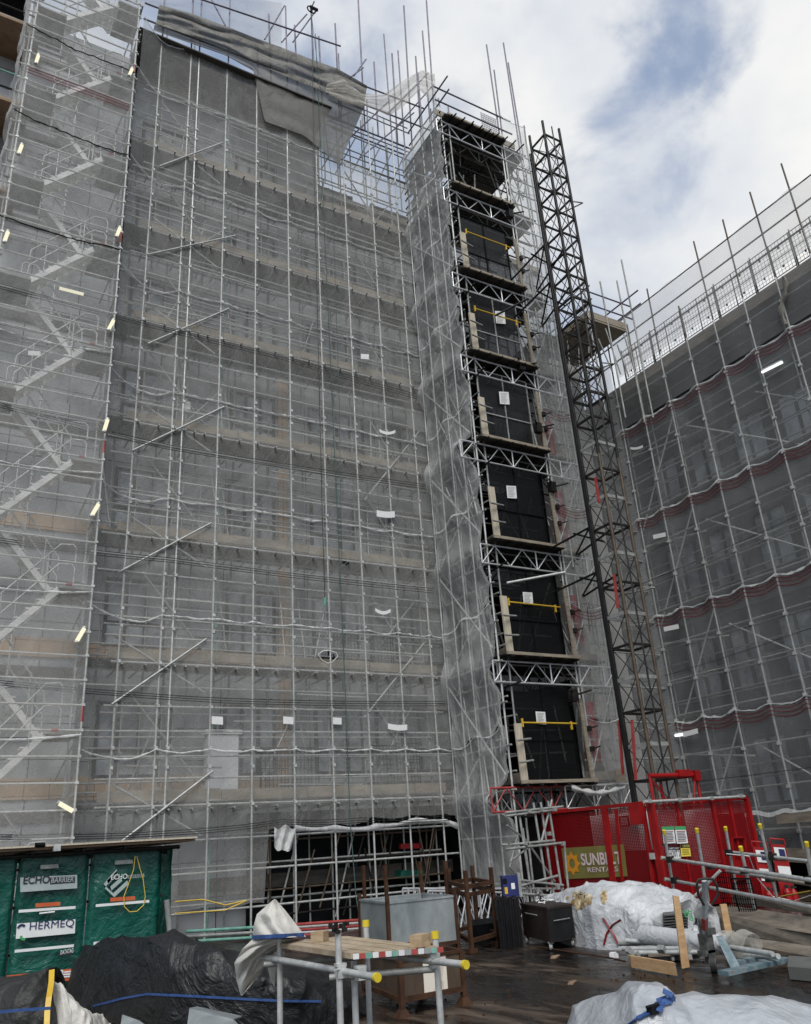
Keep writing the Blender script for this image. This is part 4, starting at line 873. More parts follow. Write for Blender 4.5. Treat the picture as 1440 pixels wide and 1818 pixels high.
#@@SECTION cage
cg = thing('hoist_cage', 'bright red mesh enclosure round the foot of the hoist mast', 'hoist enclosure', (13.3, 12.9, 0))
KX, KX2, KY, KY2, KH = 13.30, 16.35, 12.9, 16.5, 2.07
for (x, y, w) in ((KX, KY, .09), (KX2, KY, .09), (14.1, KY, .05), (15.2, KY, .07), (15.75, KY, .05)): MB().box((x, y, KH/2), (w, w, KH)).build('post', 'red', cg)
def kpost(u0, v0, u1, v1, w): MB().beam(PX(u0, v0, KX-.02), PX(u1, v1, KX-.02), .05, w, up=(0, 1, 0)).build('post', 'red', cg)
kpost(1072, 1432, 1092, 1590, .16); kpost(1093, 1436, 1108, 1590, .05); kpost(1142, 1432, 1163, 1590, .08); kpost(1158, 1428, 1184, 1590, .09)
MB().box((KX, (KY+KY2)/2, KH), (.07, KY2-KY, .07)).build('top_rail', 'red', cg); MB().box(((KX+KX2)/2, KY, KH+.02), (KX2-KX, .07, .07)).build('top_rail', 'red', cg)
MB().box((KX2, (KY+KY2)/2, KH), (.07, KY2-KY, .07)).build('top_rail', 'red', cg)
MB().box((KX-.04, 13.25, KH-.20), (.10, .34, .42)).build('gate_box', 'red', cg)
MB().box(((KX+KX2)/2+.05, KY+.01, KH/2), (KX2-KX-.15, .006, KH-.1)).build('mesh_panel', 'redmesh', cg)
MB().box((KX+.005, (KY+KY2)/2+.05, KH/2), (.006, KY2-KY-.15, KH-.1)).build('mesh_panel', 'redmesh', cg)
MB().box((KX2, (KY+KY2)/2, KH/2), (.006, KY2-KY-.15, KH-.1)).build('mesh_panel', 'redmesh', cg)
MB().box((KX+.03, 15.85, KH/2), (.02, 1.25, KH-.15)).build('solid_panel', 'redd', cg)
MB().box((KX+.03, 13.35, .62), (.02, .95, 1.1)).build('solid_panel', 'redd', cg)
MB().box((15.8, KY+.06, .9), (.9, .02, 1.7)).build('solid_panel', 'redd', cg)
for (z) in (.9,): MB().box((13.8, KY-.02, z+.4), (.9, .03, .03)).build('mid_rail', 'red', cg)
MB().tube(PY(1143, 1424, KY-.12), PY(1322, 1414, KY-.12), .03).build('roof_tube', 'galv', cg)
for (u, v) in ((1152, 1422), (1205, 1420), (1262, 1417), (1314, 1413)): MB().box(PY(u, v, KY-.12), (.09, .08, .08)).build('coupler', 'galv2', cg)
fr = MB(); a = PY(1297, 1487, KY-.03)
P = [PY(1299, 1487, KY-.05), PY(1321, 1486, KY-.05), PY(1331, 1560, KY-.05), PY(1306, 1562, KY-.05)]
for i in range(4): fr.beam(P[i], P[(i+1) % 4], .03, .05, up=(0, 1, 0))
fr.build('call_box_frame', 'red', cg)
plate([PY(1302, 1528, KY-.06), PY(1325, 1527, KY-.06), PY(1330, 1560, KY-.06), PY(1306, 1562, KY-.06)]).build('call_box', 'red', cg)
MB().box(PX(1158, 1520, KX-.06), (.04, .12, .12)).build('latch', 'galv', cg)
car = thing('hoist_car', 'white and red hoist car parked behind the red mesh', 'hoist car', (13.7, 14, .1))
MB().box((13.7, 14.1, .55), (.45, 2.3, .8)).build('base_panel', 'redd', car); MB().box((13.72, 14.25, 1.45), (.42, 1.45, .95)).build('upper_panel', 'whitep', car)
MB().box((15.1, 13.35, 1.35), (.5, .5, 1.1)).build('upper_panel', 'whitep', car); MB().box((13.95, 13.2, 1.45), (.45, .3, .95)).build('upper_panel', 'whitep', car)
MB().box((15.1, 13.5, .4), (1.3, .8, .6)).build('base_panel', 'redd', car)
P = [PX(1099, 1449, 13.45), PX(1116, 1448, 13.45), PX(1118, 1467, 13.45), PX(1101, 1469, 13.45)]
MB().slab(*P, (.004, 0, 0)).build('label_square', 'red', car)
MB().slab(*[p+(c_-p)*.22+Vector((-.006, 0, 0)) for p in P for c_ in [(P[0]+P[2])/2]], (.003, 0, 0)).build('label_print', 'whitep', car)
# banner behind the mesh
bn = thing('hire_banner', 'faded green banner with an orange cog and white lettering behind the red mesh', 'banner', (KX+.02, 15, 1))
bx = KX-.012
MB().slab(PX(997, 1506, bx), PX(1107, 1499, bx), PX(1114, 1556, bx), PX(1003, 1561, bx), (.008, 0, 0)).build('backing', 'khaki', bn)
c = PX(1016, 1533, bx-.008); r_ = .17; pts = []
for i in range(24):
    a = 2*math.pi*i/24; rr = r_*(1.32 if i % 3 == 0 else (.92 if i % 3 == 1 else 1.0)); pts.append(c+Vector((0, -rr*math.cos(a)*1.25, rr*math.sin(a)*1.15)))
inn = [c+Vector((0, -.085*math.cos(2*math.pi*i/24)*1.1, .10*math.sin(2*math.pi*i/24))) for i in range(24)]
MB().add(pts+inn, [(i, (i+1) % 24, 24+(i+1) % 24, 24+i) for i in range(24)]).build('cog', 'orange', bn)
up = (PX(1050, 1515, bx)-PX(1053, 1537, bx)).normalized()
txt('SUNBELT', PX(1033, 1537, bx-.01), PX(1105, 1534, bx-.01), .25, 'pinkw', bn, up, bold=.028)
txt('RENTALS', PX(1044, 1549, bx-.01), PX(1098, 1547, bx-.01), .10, 'pinkw', bn, up, bold=.01)
def sign(name, lb, quad, top, body, cat='sign', yy=KY-.04, lines=(), head=.2):
    a, b, c, d = [PY(*q, yy) for q in quad]; t = thing(name, lb, cat, (a+b)/2)
    plate([a, b, c, d]).build('board', body, t)
    o = Vector((0, -.004, 0)); h1 = a.lerp(d, head); h2 = b.lerp(c, head)
    if top: plate([a+o, b+o, h2+o, h1+o]).build('heading', top, t)
    return t, a, b, c, d, o
def lines_on(t, a, b, c, d, n, mat, z0=.3, z1=.95):
    for j in range(n):
        s = z0+(z1-z0)*j/n; p = a.lerp(d, s); q = b.lerp(c, s); e = .12+.1*((j*7) % 4)/4
        MB().beam(p.lerp(q, .1)-Vector((0, .008, 0)), p.lerp(q, 1-e)-Vector((0, .008, 0)), .002, (a-d).length*.028).build('print_line', mat if j % 3 else 'red', t)
t, a, b, c, d, o = sign('rules_sign', 'left white rules sign with green heading on the red cage', ((1175, 1468), (1196, 1467), (1200, 1497), (1179, 1498)), 'signg', 'signw'); lines_on(t, a, b, c, d, 7, 'text')
t, a, b, c, d, o = sign('rules_sign', 'right white rules sign with green heading on the red cage', ((1198, 1467), (1217, 1467), (1222, 1497), (1202, 1498)), 'signg', 'signw'); lines_on(t, a, b, c, d, 7, 'text')
t, a, b, c, d, o = sign('hoist_sign', 'white sign reading HOIST 2 under the rules signs', ((1186, 1503), (1206, 1503), (1209, 1524), (1189, 1525)), 'frame', 'signw', head=.3)
txt('SAFETY FIRST', a.lerp(d, .24)+o*3+(b-a)*.06, b.lerp(c, .24)+o*3-(b-a)*.06, .035, 'signw', t)
txt('HOIST 2', a.lerp(d, .82)+o*2+(b-a)*.04, b.lerp(c, .82)+o*2-(b-a)*.04, .11, 'text', t)
t, a, b, c, d, o = sign('caution_sign', 'yellow caution sign under the rules signs', ((1208, 1499), (1224, 1499), (1227, 1520), (1210, 1521)), 'text', 'signy', head=.3)
txt('CAUTION', a.lerp(d, .24)+o*3+(b-a)*.2, b.lerp(c, .24)+o*3-(b-a)*.05, .045, 'signy', t); lines_on(t, a, b, c, d, 4, 'text', .42, .95)
#@@SECTION right_scaffold
# ------------------------------------------------------------------ right scaffold
rs = thing('right_scaffold', 'tube scaffold along the darker right building behind netting with red stripes', 'scaffold', (18.7, 12, 0))
XR = 18.3
YS_R = [17.3, 16.2, 15.25, 14.2, 13.15, 12.15, 11.1, 10.05, 9.0, 7.9]
tipz = [17.2, 17.1, 16.9, 17.6, 16.2, 17.9, 17.9, 18.0, 18.1, 18.2]
for y, z in zip(YS_R, tipz):
    mb = MB().tube((XR, y, 0), (XR, y, 15.1)); MB().tube((XR, y, 15.05), (XR+rnd(-.05, .05), y, z)).build('upper_standard', 'mast2', rs)  # tips above the roof get a darker colour for their backlit look
    for q in [1.3+1.0*i for i in range(14)]: mb.box((XR-.01, y, q), (.09, .08, .08))
    mb.build('standard', 'galv', rs); MB().tube((XR+.95, y-.4, 0), (XR+.95, y-.4, 14.4)).build('standard', 'galv2', rs)
led = []
RD = [1.35, 4.4, 7.45, 10.5]
for d in RD+[13.4]:
    for (dz, x) in ((0, XR+.05), (1.0, XR+.05), (2.0, XR+.05), (.0, XR+.9), (.55, XR+.9), (1.05, XR+.9), (1.6, XR+.9), (2.1, XR+.9), (.5, XR+1.3), (1.3, XR+1.3)):
        if d+dz < 14.6: led.append((x+d*.1, MB().tube((x, 6.5, d+dz+rnd(-.03, .03)), (x, 17.6, d+dz+rnd(-.03, .03)), n=7)))
many(rs, 'ledger', led, 'galv2')
for d in RD:
    MB().box((XR+.55, 11.8, d-.05), (1.0, 11.6, .05)).build('deck', 'deck', rs)
    MB().box((XR+1.05, 11.8, d+.12), (.04, 11.6, .22)).build('toe_board', 'deck', rs)
    for y in YS_R: MB().tube((XR, y+.05, d-.1), (XR+1.4, y+.05, d-.1), n=6).build('transom', 'galv2', rs)
for k, z in enumerate((1.5, 4.6, 7.6, 10.6)):
    MB().tube((XR+.08, 16.2, z-.6), (XR+.08, 14.2, z+2.5)).build('brace', 'galv', rs); MB().tube((XR+.1, 13.9, z+1.9), (XR+.1, 10.6, z-.3)).build('brace', 'galv', rs)
    MB().tube((XR+.12, 16.3, z+1.9), (XR+.12, 14.0, z+1.6)).build('brace', 'galv', rs); MB().tube((XR+.9, 12, z+2.2), (XR+.9, 9, z)).build('brace', 'galv2', rs)
for z in (15.9, 16.55): MB().tube((XR, 7, z), (XR, 17.2, z-.05)).build('guard_rail', 'mast2', rs)
for z in (17.15,): MB().tube((XR-.03, 7, z), (XR-.03, 16.6, z), .02).build('guard_rail', 'mast2', rs)
gl = ['first', 'second', 'third', 'fourth', 'fifth', 'sixth', 'seventh']
for j in range(7):
    y0 = 15.9-1.28*j; t = thing('roof_guard_panel', gl[j]+' welded mesh guard panel on the right roof counted from the corner', 'guard panel', (18.55, y0-.6, 15.1), 'mesh guard panels on the right roof')
    f_ = MB()
    for z in (15.2, 15.72, 16.25): f_.tube((18.55, y0, z), (18.55, y0-1.24, z), .014, 6)
    for q in (0, .62, 1.24): f_.tube((18.55, y0-q, 15.1), (18.55, y0-q, 16.27), .016, 6)
    for q in (.3, .9): f_.box((18.53, y0-q, 16.0), (.02, .05, .07)); f_.box((18.53, y0-q, 15.4), (.02, .05, .07))
    for q in range(1, 12): f_.tube((18.55, y0-.103*q, 15.2), (18.55, y0-.103*q, 16.25), .005, 4)
    for q in range(1, 9): f_.tube((18.55, y0, 15.2+.115*q), (18.55, y0-1.24, 15.2+.115*q), .005, 4)
    f_.build('mesh_panel', 'mast', t)
    MB().tube((18.58, y0, 15.0), (18.58, y0, 16.35), .02).build('post', 'galv2', t)
RB = [.9, 4.29, 7.33, 10.38, 13.45]
rn = ['lowest', 'second', 'third', 'fourth']
for k in range(4):
    z0, z1 = RB[k], RB[k+1]; t = thing('striped_net', rn[k]+' strip of dark netting with red stripes on the right scaffold', 'netting', (18.2, 12, z0), 'red striped netting strips on the right scaffold')
    def f(s, v):
        y = 17.6-10.9*s; fr_ = near_std(y, YS_R[::-1]); a = z0-.10*fr_; b = z1-.10*fr_; z = a+(b-a)*v
        return (XR-.035+.05*fr_+.05*nz(y*1.2, z*.8, k)*fr_+.015*nz(y*4, z*3, k), y, z)
    MB().grid(f, 100, 22).build('sheet', 'netR', t)
    n = 100; vs = []
    mb = MB(); mb.grid(lambda s, v: Vector(f(s, 1))+Vector((-.03-.04*nz(s*60, v*2, k), 0, -.02+.03*nz(s*50, 2, k)+(.02+.10*abs(nz(s*38, k, 2)))*(v-.3))), n, 2); mb.build('hem', 'nethem', t)
    for j in range(3): MB().grid(lambda s, v: Vector(f(s, 1))+Vector((-.03, 0, -.09-.10*j-.028*v)), n, 1).build('red_stripe', 'netred', t)
t = thing('top_net', 'plain dark netting strip under the right roof edge', 'netting', (18.2, 12, 13.5))
MB().grid(lambda s, v: (XR-.03+.03*nz(s*9, v*3, 9), 17.5-10.9*s, 13.45+1.5*v), 80, 8).build('sheet', 'netR', t)
t = MB().grid(lambda s, v: (XR-.05+.03*nz(s*9, v*3, 2), 15.9-9.2*s, 15.2+1.95*v-.06*math.sin(s*40)*v), 80, 6); tag(t.build('sky_net', 'netsky'), 'thin see-through netting standing above the right roof against the cloud', 'netting')
t = MB().grid(lambda s, v: PX(1393-2+4*math.sin(s*7)+11*(v-.5)*(.5+.5*abs(math.sin(s*11))), 490+85*s, XR-.15-.05*math.sin(v*3)), 24, 5); tag(t.build('twisted_net', 'netfold'), 'twisted rope of pale netting hanging from the right roof edge', 'netting')
for (u, v, w, h, cv, lb) in ((1130, 790, 22, 6, -4, 'curled pale flap high on the right netting near the mast'), (1170, 945, 22, 8, 0, 'pale rectangular flap halfway up the right netting'), (1191, 1108, 26, 9, 0, 'pale flap on the right netting below the third red stripe'), (1225, 1293, 26, 12, 0, 'pale flap above a lit strip lamp on the right netting')):
    a = PX(u-w/2, v+h*.6, 18.15); b = PX(u+w/2, v-h*.0, 18.15); dn = Vector((0, 0, -.13 if h > 7 else -.08))
    mb = MB().grid(lambda s, q: a.lerp(b, s)+dn*q+Vector((0, 0, .01*cv*(1-(2*s-1)**2))), 6, 1); mb.add([Vector(x)+Vector((.006, 0, 0)) for x in mb.v[:]], [tuple(reversed(x)) for x in mb.f[:]], True)
    tag(mb.build('pale_flap', 'paper'), lb, 'flap', 'pale flaps on the right netting')
for (u, v, du, dv, lb) in ((1371, 652, 18, -9, 'lit white strip lamp high on the right scaffold'), (1215, 1304, 16, -2, 'lit white strip lamp low on the right scaffold near the cage')):
    t = thing('strip_lamp', lb, 'lamp', PX(u, v, 18.6), 'strip lamps on the right scaffold'); MB().tube(PX(u-du, v-dv, 18.2), PX(u+du, v+dv, 18.2), .035).build('diffuser', 'lampw', t)
    MB().tube(PX(u-du, v-dv, 18.26)+Vector((0, 0, .05)), PX(u+du, v+dv, 18.26)+Vector((0, 0, .05)), .03).build('housing', 'alu', t)
for k, (p, q) in enumerate((((1130, 1040), (1440, 905)), ((1180, 1200), (1440, 1115)), ((1150, 1395), (1440, 1362)))): cable([PX(*p, 18.1), PX(*q, 18.1)], .008, 'cable', ['upper', 'middle', 'lower'][k]+' black cable strung along the right netting', 'cable', .03)
# loading bay and platform behind the mast
lp = thing('loading_platform', 'timber loading platform with guard rails behind the mast top', 'platform', (16.9, 16, 16.3))
MB().box((17.1, 16.1, 16.35), (1.6, 2.3, .08)).build('deck', 'board', lp)
MB().box((17.1, 14.96, 16.5), (1.6, .05, .24)).build('toe_board', 'board', lp); MB().box((16.28, 16.1, 16.5), (.05, 2.3, .24)).build('toe_board', 'board', lp)
for (x, y, z) in ((16.3, 14.95, 18.4), (17.1, 14.95, 18.0), (17.9, 14.95, 18.3), (17.9, 14.6, 18.9), (16.3, 17.2, 18.0), (17.9, 17.2, 17.9)): MB().tube((x, y, 13.0), (x, y, z), .026).build('standard', 'galv2', lp)
for z in (16.9, 17.4):
    MB().tube((16.1, 14.95, z), (18.3, 14.95, z), .026).build('guard_rail', 'purple', lp); MB().tube((16.3, 14.7, z), (16.3, 17.4, z), .026).build('guard_rail', 'purple', lp); MB().tube((17.9, 14.2, z), (17.9, 17.4, z), .026).build('guard_rail', 'purple', lp)
for k in range(5): MB().tube((16.2+.4*k, 15.0, 16.2-.5*(k % 2)), (16.6+.35*k, 15.0, 14.6), .022).build('raker', 'galv2', lp); MB().tube((16.3, 15.0+.5*k, 16.2), (16.3, 15.4+.4*k, 14.2), .022).build('raker', 'galv2', lp)
for k in range(14):
    z = 3.3+.95*k; MB().tube((15.9, 16.3, z), (18.2, 16.3, z), .022).build('ledger', 'galv2', lp) if z < 15.5 else None
cn = thing('corner_net', 'narrow grey netting closing the corner behind the mast', 'netting', (17, 16.2, 2))
MB().grid(lambda s, v: (15.95+2.35*s+.05*nz(s*3, v*20, 2), 16.25+.4*math.sin(s*3.1)+.05*nz(s*6, v*30, 1), 2.0+13.9*v), 16, 90).build('sheet', 'netR', cn)
# under the right scaffold: dark void, planks
ub = thing('hoarding_board', 'weathered grey plank fixed under the right netting edge', 'board', (18, 9, 2)); MB().slab(PX(1377, 1447, 18.0), PX(1460, 1437, 18.0), PX(1460, 1457, 18.0), PX(1380, 1463, 18.0), (.04, 0, 0)).build('plank', 'rampw', ub)
ub = thing('hoarding_board', 'weathered plank behind the fire extinguishers', 'board', (18, 9, 1.2)); MB().slab(PX(1395, 1506, 18.1), PX(1460, 1508, 18.1), PX(1460, 1535, 18.1), PX(1398, 1530, 18.1), (.04, 0, 0)).build('plank', 'rampw', ub)
bk = MB().box((19.7, 12, .75), (.1, 12, 1.5)); tag(bk.build('back_shade', 'black'), 'black backing standing in for the shade in the void under the right scaffold', 'sheeting')  # black box takes the place of shade below the scaffold
rh = MB().grid(lambda s, v: PX(1190+260*s, 1452-18*s+3*math.sin(s*30)+8*v, 18.15), 50, 2); tag(rh.build('net_foot_hem', 'nethem'), 'white crumpled bottom hem of the right netting above the dark void', 'netting')
#@@SECTION ground_things
# ------------------------------------------------------------------ mounds of sheeting
from mathutils.bvhtree import BVHTree
SURF = {}
def hit(key, u, v, off=.02):
    o = Vector((0, 0, EYE)); d = ray(u, v).normalized()
    h = SURF[key].ray_cast(o, d); return h[0]-d*off if h[0] else None
def laid(key, pts, off=.02, n=5):
    out = []
    for i in range(len(pts)-1):
        for k in range(n):
            q = hit(key, pts[i][0]+(pts[i+1][0]-pts[i][0])*k/n, pts[i][1]+(pts[i+1][1]-pts[i][1])*k/n, off)
            if q: out.append(q)
    q = hit(key, *pts[-1], off)
    return out+([q] if q else [])
def mound(name, label, cat, tops, bases, mat, back=1.2, nu=60, nv=22, amp=.05, pw=.62, seed=0, fold=2.2, pleat=0.0, pf=9):
    """tops: silhouette pixels; bases: front foot on the ground; the heap gets its real depth behind the foot"""
    def f(s, v):
        b = lerp_pl(bases, s); g = PZ(b[0], b[1], 0); d0 = (g-Vector((0, 0, EYE))).dot(FWD)
        t_ = lerp_pl(tops, s); c = PD(t_[0], t_[1], d0+back*.5); c.z = max(c.z, .04)
        bk_ = Vector((c.x*2-g.x, c.y*2-g.y, 0)); a = math.pi*v
        h = math.sin(a)**pw; x = (1-math.cos(a))/2; x = x
        p = g.lerp(bk_, x); p.z = c.z*h
        q = p*fold; n1_ = noise.noise(q+Vector((seed, 0, 0))); r1 = 1-abs(noise.noise(q*1.7+Vector((0, seed, 0))))*2; r2 = 1-abs(noise.noise(q*4.1+Vector((0, 0, seed))))*2
        out = Vector(((p.x-c.x), (p.y-c.y), p.z*.6+.05)).normalized(); p += out*(amp*(n1_*1.2+r1*.7+r2*.35)-amp*.4)*min(1, 4*math.sin(a)+.15)
        if pleat:
            q1 = noise.noise(Vector((s*pf+.6*math.sin(v*4+s*3), v*1.3, seed*1.7))); q2 = noise.noise(Vector((s*pf*.45-v*2.4, v*pf*.35, seed+4.1)))
            p += out*pleat*((1-min(1, abs(q1)*3.2))**2+.8*(1-min(1, abs(q2)*3.6))**2)*min(1, 3*math.sin(a))
        p.z = max(p.z, .0 if 0 < v < 1 else -.02); return p
    mb = MB().grid(f, nu, nv); SURF[name+str(seed)] = BVHTree.FromPolygons([Vector(x) for x in mb.v], mb.f); return tag(mb.build(name, mat), label, cat)
mound('tarpaulin_heap', 'large heap draped in black tarpaulin in front of the green shed', 'tarpaulin', [(128, 1775), (150, 1706), (170, 1692), (205, 1672), (240, 1659), (290, 1662), (330, 1676), (372, 1694), (420, 1699), (500, 1712), (560, 1722), (610, 1745), (655, 1785)], [(140, 1805), (200, 1830), (300, 1850), (420, 1850), (520, 1845), (600, 1825), (660, 1800)], 'tarp', 1.9, 170, 60, .05, .46, 3, .85, pleat=.055, pf=8)
mound('tarpaulin_heap', 'lower black tarpaulin bulge behind the main heap', 'tarpaulin', [(300, 1700), (320, 1672), (350, 1678), (385, 1690), (430, 1700), (470, 1720)], [(300, 1745), (380, 1750), (470, 1750)], 'tarp', 1.2, 60, 26, .03, .5, 9, pleat=.07, pf=8)
mound('bag_heap', 'white plastic sheeting over a stack, marked with red tape, by the cage', 'sheeting', [(958, 1640), (965, 1596), (1000, 1582), (1020, 1577), (1060, 1573), (1110, 1574), (1150, 1574), (1178, 1582), (1192, 1600), (1222, 1600), (1232, 1612), (1236, 1640)], [(975, 1668), (1010, 1678), (1060, 1686), (1120, 1688), (1180, 1690), (1232, 1686)], 'wplast', 1.2, 170, 60, .035, .36, 5, 2.2, pleat=.042, pf=12)
mound('foreground_bag', 'big milky plastic wrapped bundle in the right foreground', 'sheeting', [(1008, 1820), (1020, 1797), (1055, 1782), (1095, 1772), (1118, 1752), (1150, 1745), (1180, 1748), (1200, 1770), (1260, 1773), (1330, 1776), (1400, 1784), (1450, 1795), (1500, 1810)], [(1000, 1880), (1150, 1930), (1300, 1930), (1520, 1930)], 'wplast2', 1.3, 170, 60, .025, .62, 12, 1.3, pleat=.02, pf=6)
mound('dark_bundle', 'black crumpled bundle at the right edge behind the milky one', 'bundle', [(1365, 1775), (1372, 1768), (1395, 1759), (1415, 1760), (1432, 1775), (1450, 1785)], [(1362, 1785), (1400, 1795), (1460, 1800)], 'gtarp', .7, 30, 14, .03, .6, 2, 4)
mound('tape_edged_tarpaulin', 'dark grey tarpaulin with a yellow taped edge at the bottom left', 'tarpaulin', [(-60, 1740), (0, 1742), (40, 1731), (88, 1723), (93, 1740), (96, 1780)], [(-80, 1880), (20, 1880), (98, 1870)], 'gtarp', 1.2, 80, 34, .02, .45, 4, 1.1, pleat=.03, pf=5)
mound('white_sack', 'dirty white sack slumped beside the yellow edged tarpaulin', 'sack', [(88, 1800), (97, 1755), (115, 1765), (135, 1785), (160, 1800), (180, 1812), (195, 1822)], [(92, 1870), (150, 1865), (200, 1840)], 'cloth', .8, 70, 30, .04, .6, 8, 3.2, pleat=.035, pf=6)
up_ = Vector((0, 0, 1))
def ribbon(name, label, cat, pts, w, mat, up=(0, 0, 1), th=.006, parent=None):
    mb = MB(); P = [Vector(p) for p in pts]
    for i in range(len(P)-1): mb.beam(P[i], P[i+1]+(P[i+1]-P[i])*.01, th, w, up)
    o = mb.build(name, mat, parent); return tag(o, label, cat) if parent is None else o
ribbon('yellow_tape', 'yellow webbing strip down the edge of the dark tarpaulin', 'tape', [PD(92, 1722, 8.0), PD(91, 1745, 7.85), PD(87, 1770, 7.7), PD(84, 1795, 7.6), PD(83, 1822, 7.5)], .05, 'yellow', (1, -.3, 0))
ribbon('tie_strap', 'thin dark strap across the yellow edged tarpaulin', 'strap', [PD(-5, 1797, 7.3), PD(40, 1793, 7.4), PD(90, 1790, 7.4)], .025, 'strap')
ribbon('blue_strap', 'long blue strap pulled across the black tarpaulin heap', 'strap', laid('tarpaulin_heap3', [(165, 1786), (190, 1780), (215, 1773), (260, 1765), (330, 1768), (400, 1772), (500, 1777), (570, 1778)]), .02, 'strap')
ribbon('ratchet_strap', 'blue ratchet strap looped over the milky plastic bundle', 'strap', laid('foreground_bag12', [(1105, 1826), (1125, 1811), (1158, 1794), (1168, 1779), (1185, 1773), (1199, 1776)]), .045, 'strap', (1, 0, .4))
ribbon('ratchet_strap', 'second loop of blue webbing beside the strap buckle', 'strap', laid('foreground_bag12', [(1170, 1796), (1176, 1780), (1195, 1776)], .05)+[hit('foreground_bag12', 1195, 1776, .09)+up_*.03, hit('foreground_bag12', 1180, 1776, .06)+up_*.06], .04, 'strap', (1, 0, .4))
bp = hit('foreground_bag12', 1158, 1793, .03); b_ = MB().box(bp, (.06, .05, .05)).tube(bp+Vector((-.05, 0, .02)), bp+Vector((.05, -.02, .03)), .012); tag(b_.build('strap_buckle', 'blacks'), 'black ratchet buckle on the blue strap', 'buckle')
def face_fit(u, v, d): return PD(u, v, d)
for (pts, lb) in (([(1070, 1630), (1080, 1645), (1090, 1660), (1098, 1678)], 'red tape mark on the white sheeting, left stroke'), ([(1102, 1633), (1088, 1642), (1077, 1658), (1072, 1678)], 'red tape mark crossing on the white sheeting')):
    ribbon('red_tape', lb, 'tape', laid('bag_heap5', pts), .028, 'redd', (1, -.8, 0))
def stain(key, cu, cv, ru, rv, name, label, mat, seed=0):
    mb = MB(); n = 30; V = {}
    for i in range(n+1):
        for j in range(n+1):
            q = hit(key, cu+ru*(2*i/n-1), cv+rv*(2*j/n-1), .008)
            if q: V[i, j] = q
    for i in range(n):
        for j in range(n):
            a = 2*(i+.5)/n-1; b = 2*(j+.5)/n-1
            if a*a+b*b+.9*nz(a*2.2, b*2.2, seed)+.3*nz(a*7, b*7, seed) < .55 and all(k in V for k in ((i, j), (i+1, j), (i+1, j+1), (i, j+1))):
                mb.add([V[i, j], V[i+1, j], V[i+1, j+1], V[i, j+1]], [(0, 1, 2, 3)])
    if mb.f: tag(mb.build(name, mat), label, 'stain')
stain('bag_heap5', 1030, 1598, 26, 20, 'brown_stain', 'larger brown burnt stain on top of the white sheeting', 'burn', 1)
stain('bag_heap5', 1073, 1592, 9, 15, 'brown_stain', 'small orange brown stain right of the larger one on the white sheeting', 'burn', 4)
stain('bag_heap5', 1032, 1590, 12, 7, 'dirt_patch', 'blackish dirt on the larger brown stain', 'gtarp', 7)
# printed green letters on the sheeting
t = thing('printed_bag_flap', 'loose white flap printed with green letters at the right of the white sheeting', 'flap', PD(1218, 1615, 10.8))
MB().grid(lambda s, v: PD(1196+36*s, 1600+(36-14*(1-s))*v+3*math.sin(s*6), 10.75-.08*math.sin(s*5+v*2)), 16, 10).build('flap', 'wplast', t)
txt('Ba', PD(1228, 1617, 10.5), PD(1213, 1616, 10.5), .12, 'signg', t, (0, 0, -1))
# dark grey sheets exposed under the flap
t = MB()
for j in range(6): t.slab(PD(1178, 1650-5*j, 11.0), PD(1222, 1646-5*j, 10.7), PD(1222, 1648.4-5*j, 10.7), PD(1178, 1652.4-5*j, 11.0), (.3, .3, 0))
tag(t.build('sheet_stack', 'dconc'), 'stack of thin grey sheets showing under the white flap', 'sheet stack')
# ------------------------------------------------------------------ green acoustic shed
YG = 14.0
sh = thing('plywood_roof', 'thin plywood roof on tubes over the green acoustic panels', 'roof', (1.5, 15, 1.85))
rp = PY(328, 1494, 13.6); zr_ = 1.88
MB().box(((rp.x-.3)/2-.1, 15.3, zr_+.02), (rp.x+.9, 3.4, .025)).build('sheet', 'boardp', sh)
MB().box(((rp.x-.3)/2-.1, 15.3, zr_-.015), (rp.x+.86, 3.3, .03)).build('soffit', 'brown', sh)
for (y, z) in ((13.85, zr_-.10), (14.05, zr_-.16)): MB().tube((-1, y, z), (rp.x-.05+(.04 if y < 14 else -.1), y, z), .03).build('rail', 'mast', sh)
for x in (.3, 1.0, 1.7, 2.4, 3.0): MB().tube((x, 13.7, zr_-.06), (x, 16, zr_-.06), .026).build('bearer', 'mast', sh)
MB().box(PY(101, 1505, 13.55), (.09, .1, .09)).build('coupler', 'galv', sh)
MB().tube(PY(62, 1500, 13.6), PY(80, 1500, 13.6), .03).build('coupler', 'black', sh)
def vert_at(x, z): return (x, YG, z)
panels = [(-75, 20, 'plain green acoustic panel at the far left edge'), (22, 151, 'green acoustic panel carrying the navy lettered white label'), (153, 283, 'green acoustic panel with a large grey angular logo')]
GP = []
for i, (u0, u1, lb) in enumerate(panels):
    t = thing('acoustic_panel', lb, 'acoustic panel', PY((u0+u1)/2, 1640, YG), 'green acoustic panels on the shed')
    a = PY(u0, 1640, YG).x; b = PY(u1, 1640, YG).x
    def f(s, v):
        z = .02+(zr_-.14)*v; x = a+(b-a)*s
        sag = .05*math.sin(math.pi*s)*(1-.3*v); dr = .05*math.exp(-((v-.78)/.2)**2)*abs(nz(x*3, z*2+3*abs(s-.5), i))
        e = .05*math.exp(-(min(s, 1-s)/.04)**2)
        return (x, YG-sag-dr+e+.02*nz(x*7, z*2.5, i), z)
    MB().grid(f, 40, 44).build('sheet', 'green', t); GP.append(t)
    mb = MB()
    for s in (.0, 1.0):
        for zz_ in (.5, 1.1, 1.6): mb.tube((a+(b-a)*s, YG-.015, zz_), (a+(b-a)*s, YG-.03, zz_), .02, 8)
    mb.build('eyelets', 'mast', t)
t = thing('acoustic_panel', 'green panel folded round the right corner of the shed', 'acoustic panel', PY(300, 1600, YG), 'green acoustic panels on the shed')
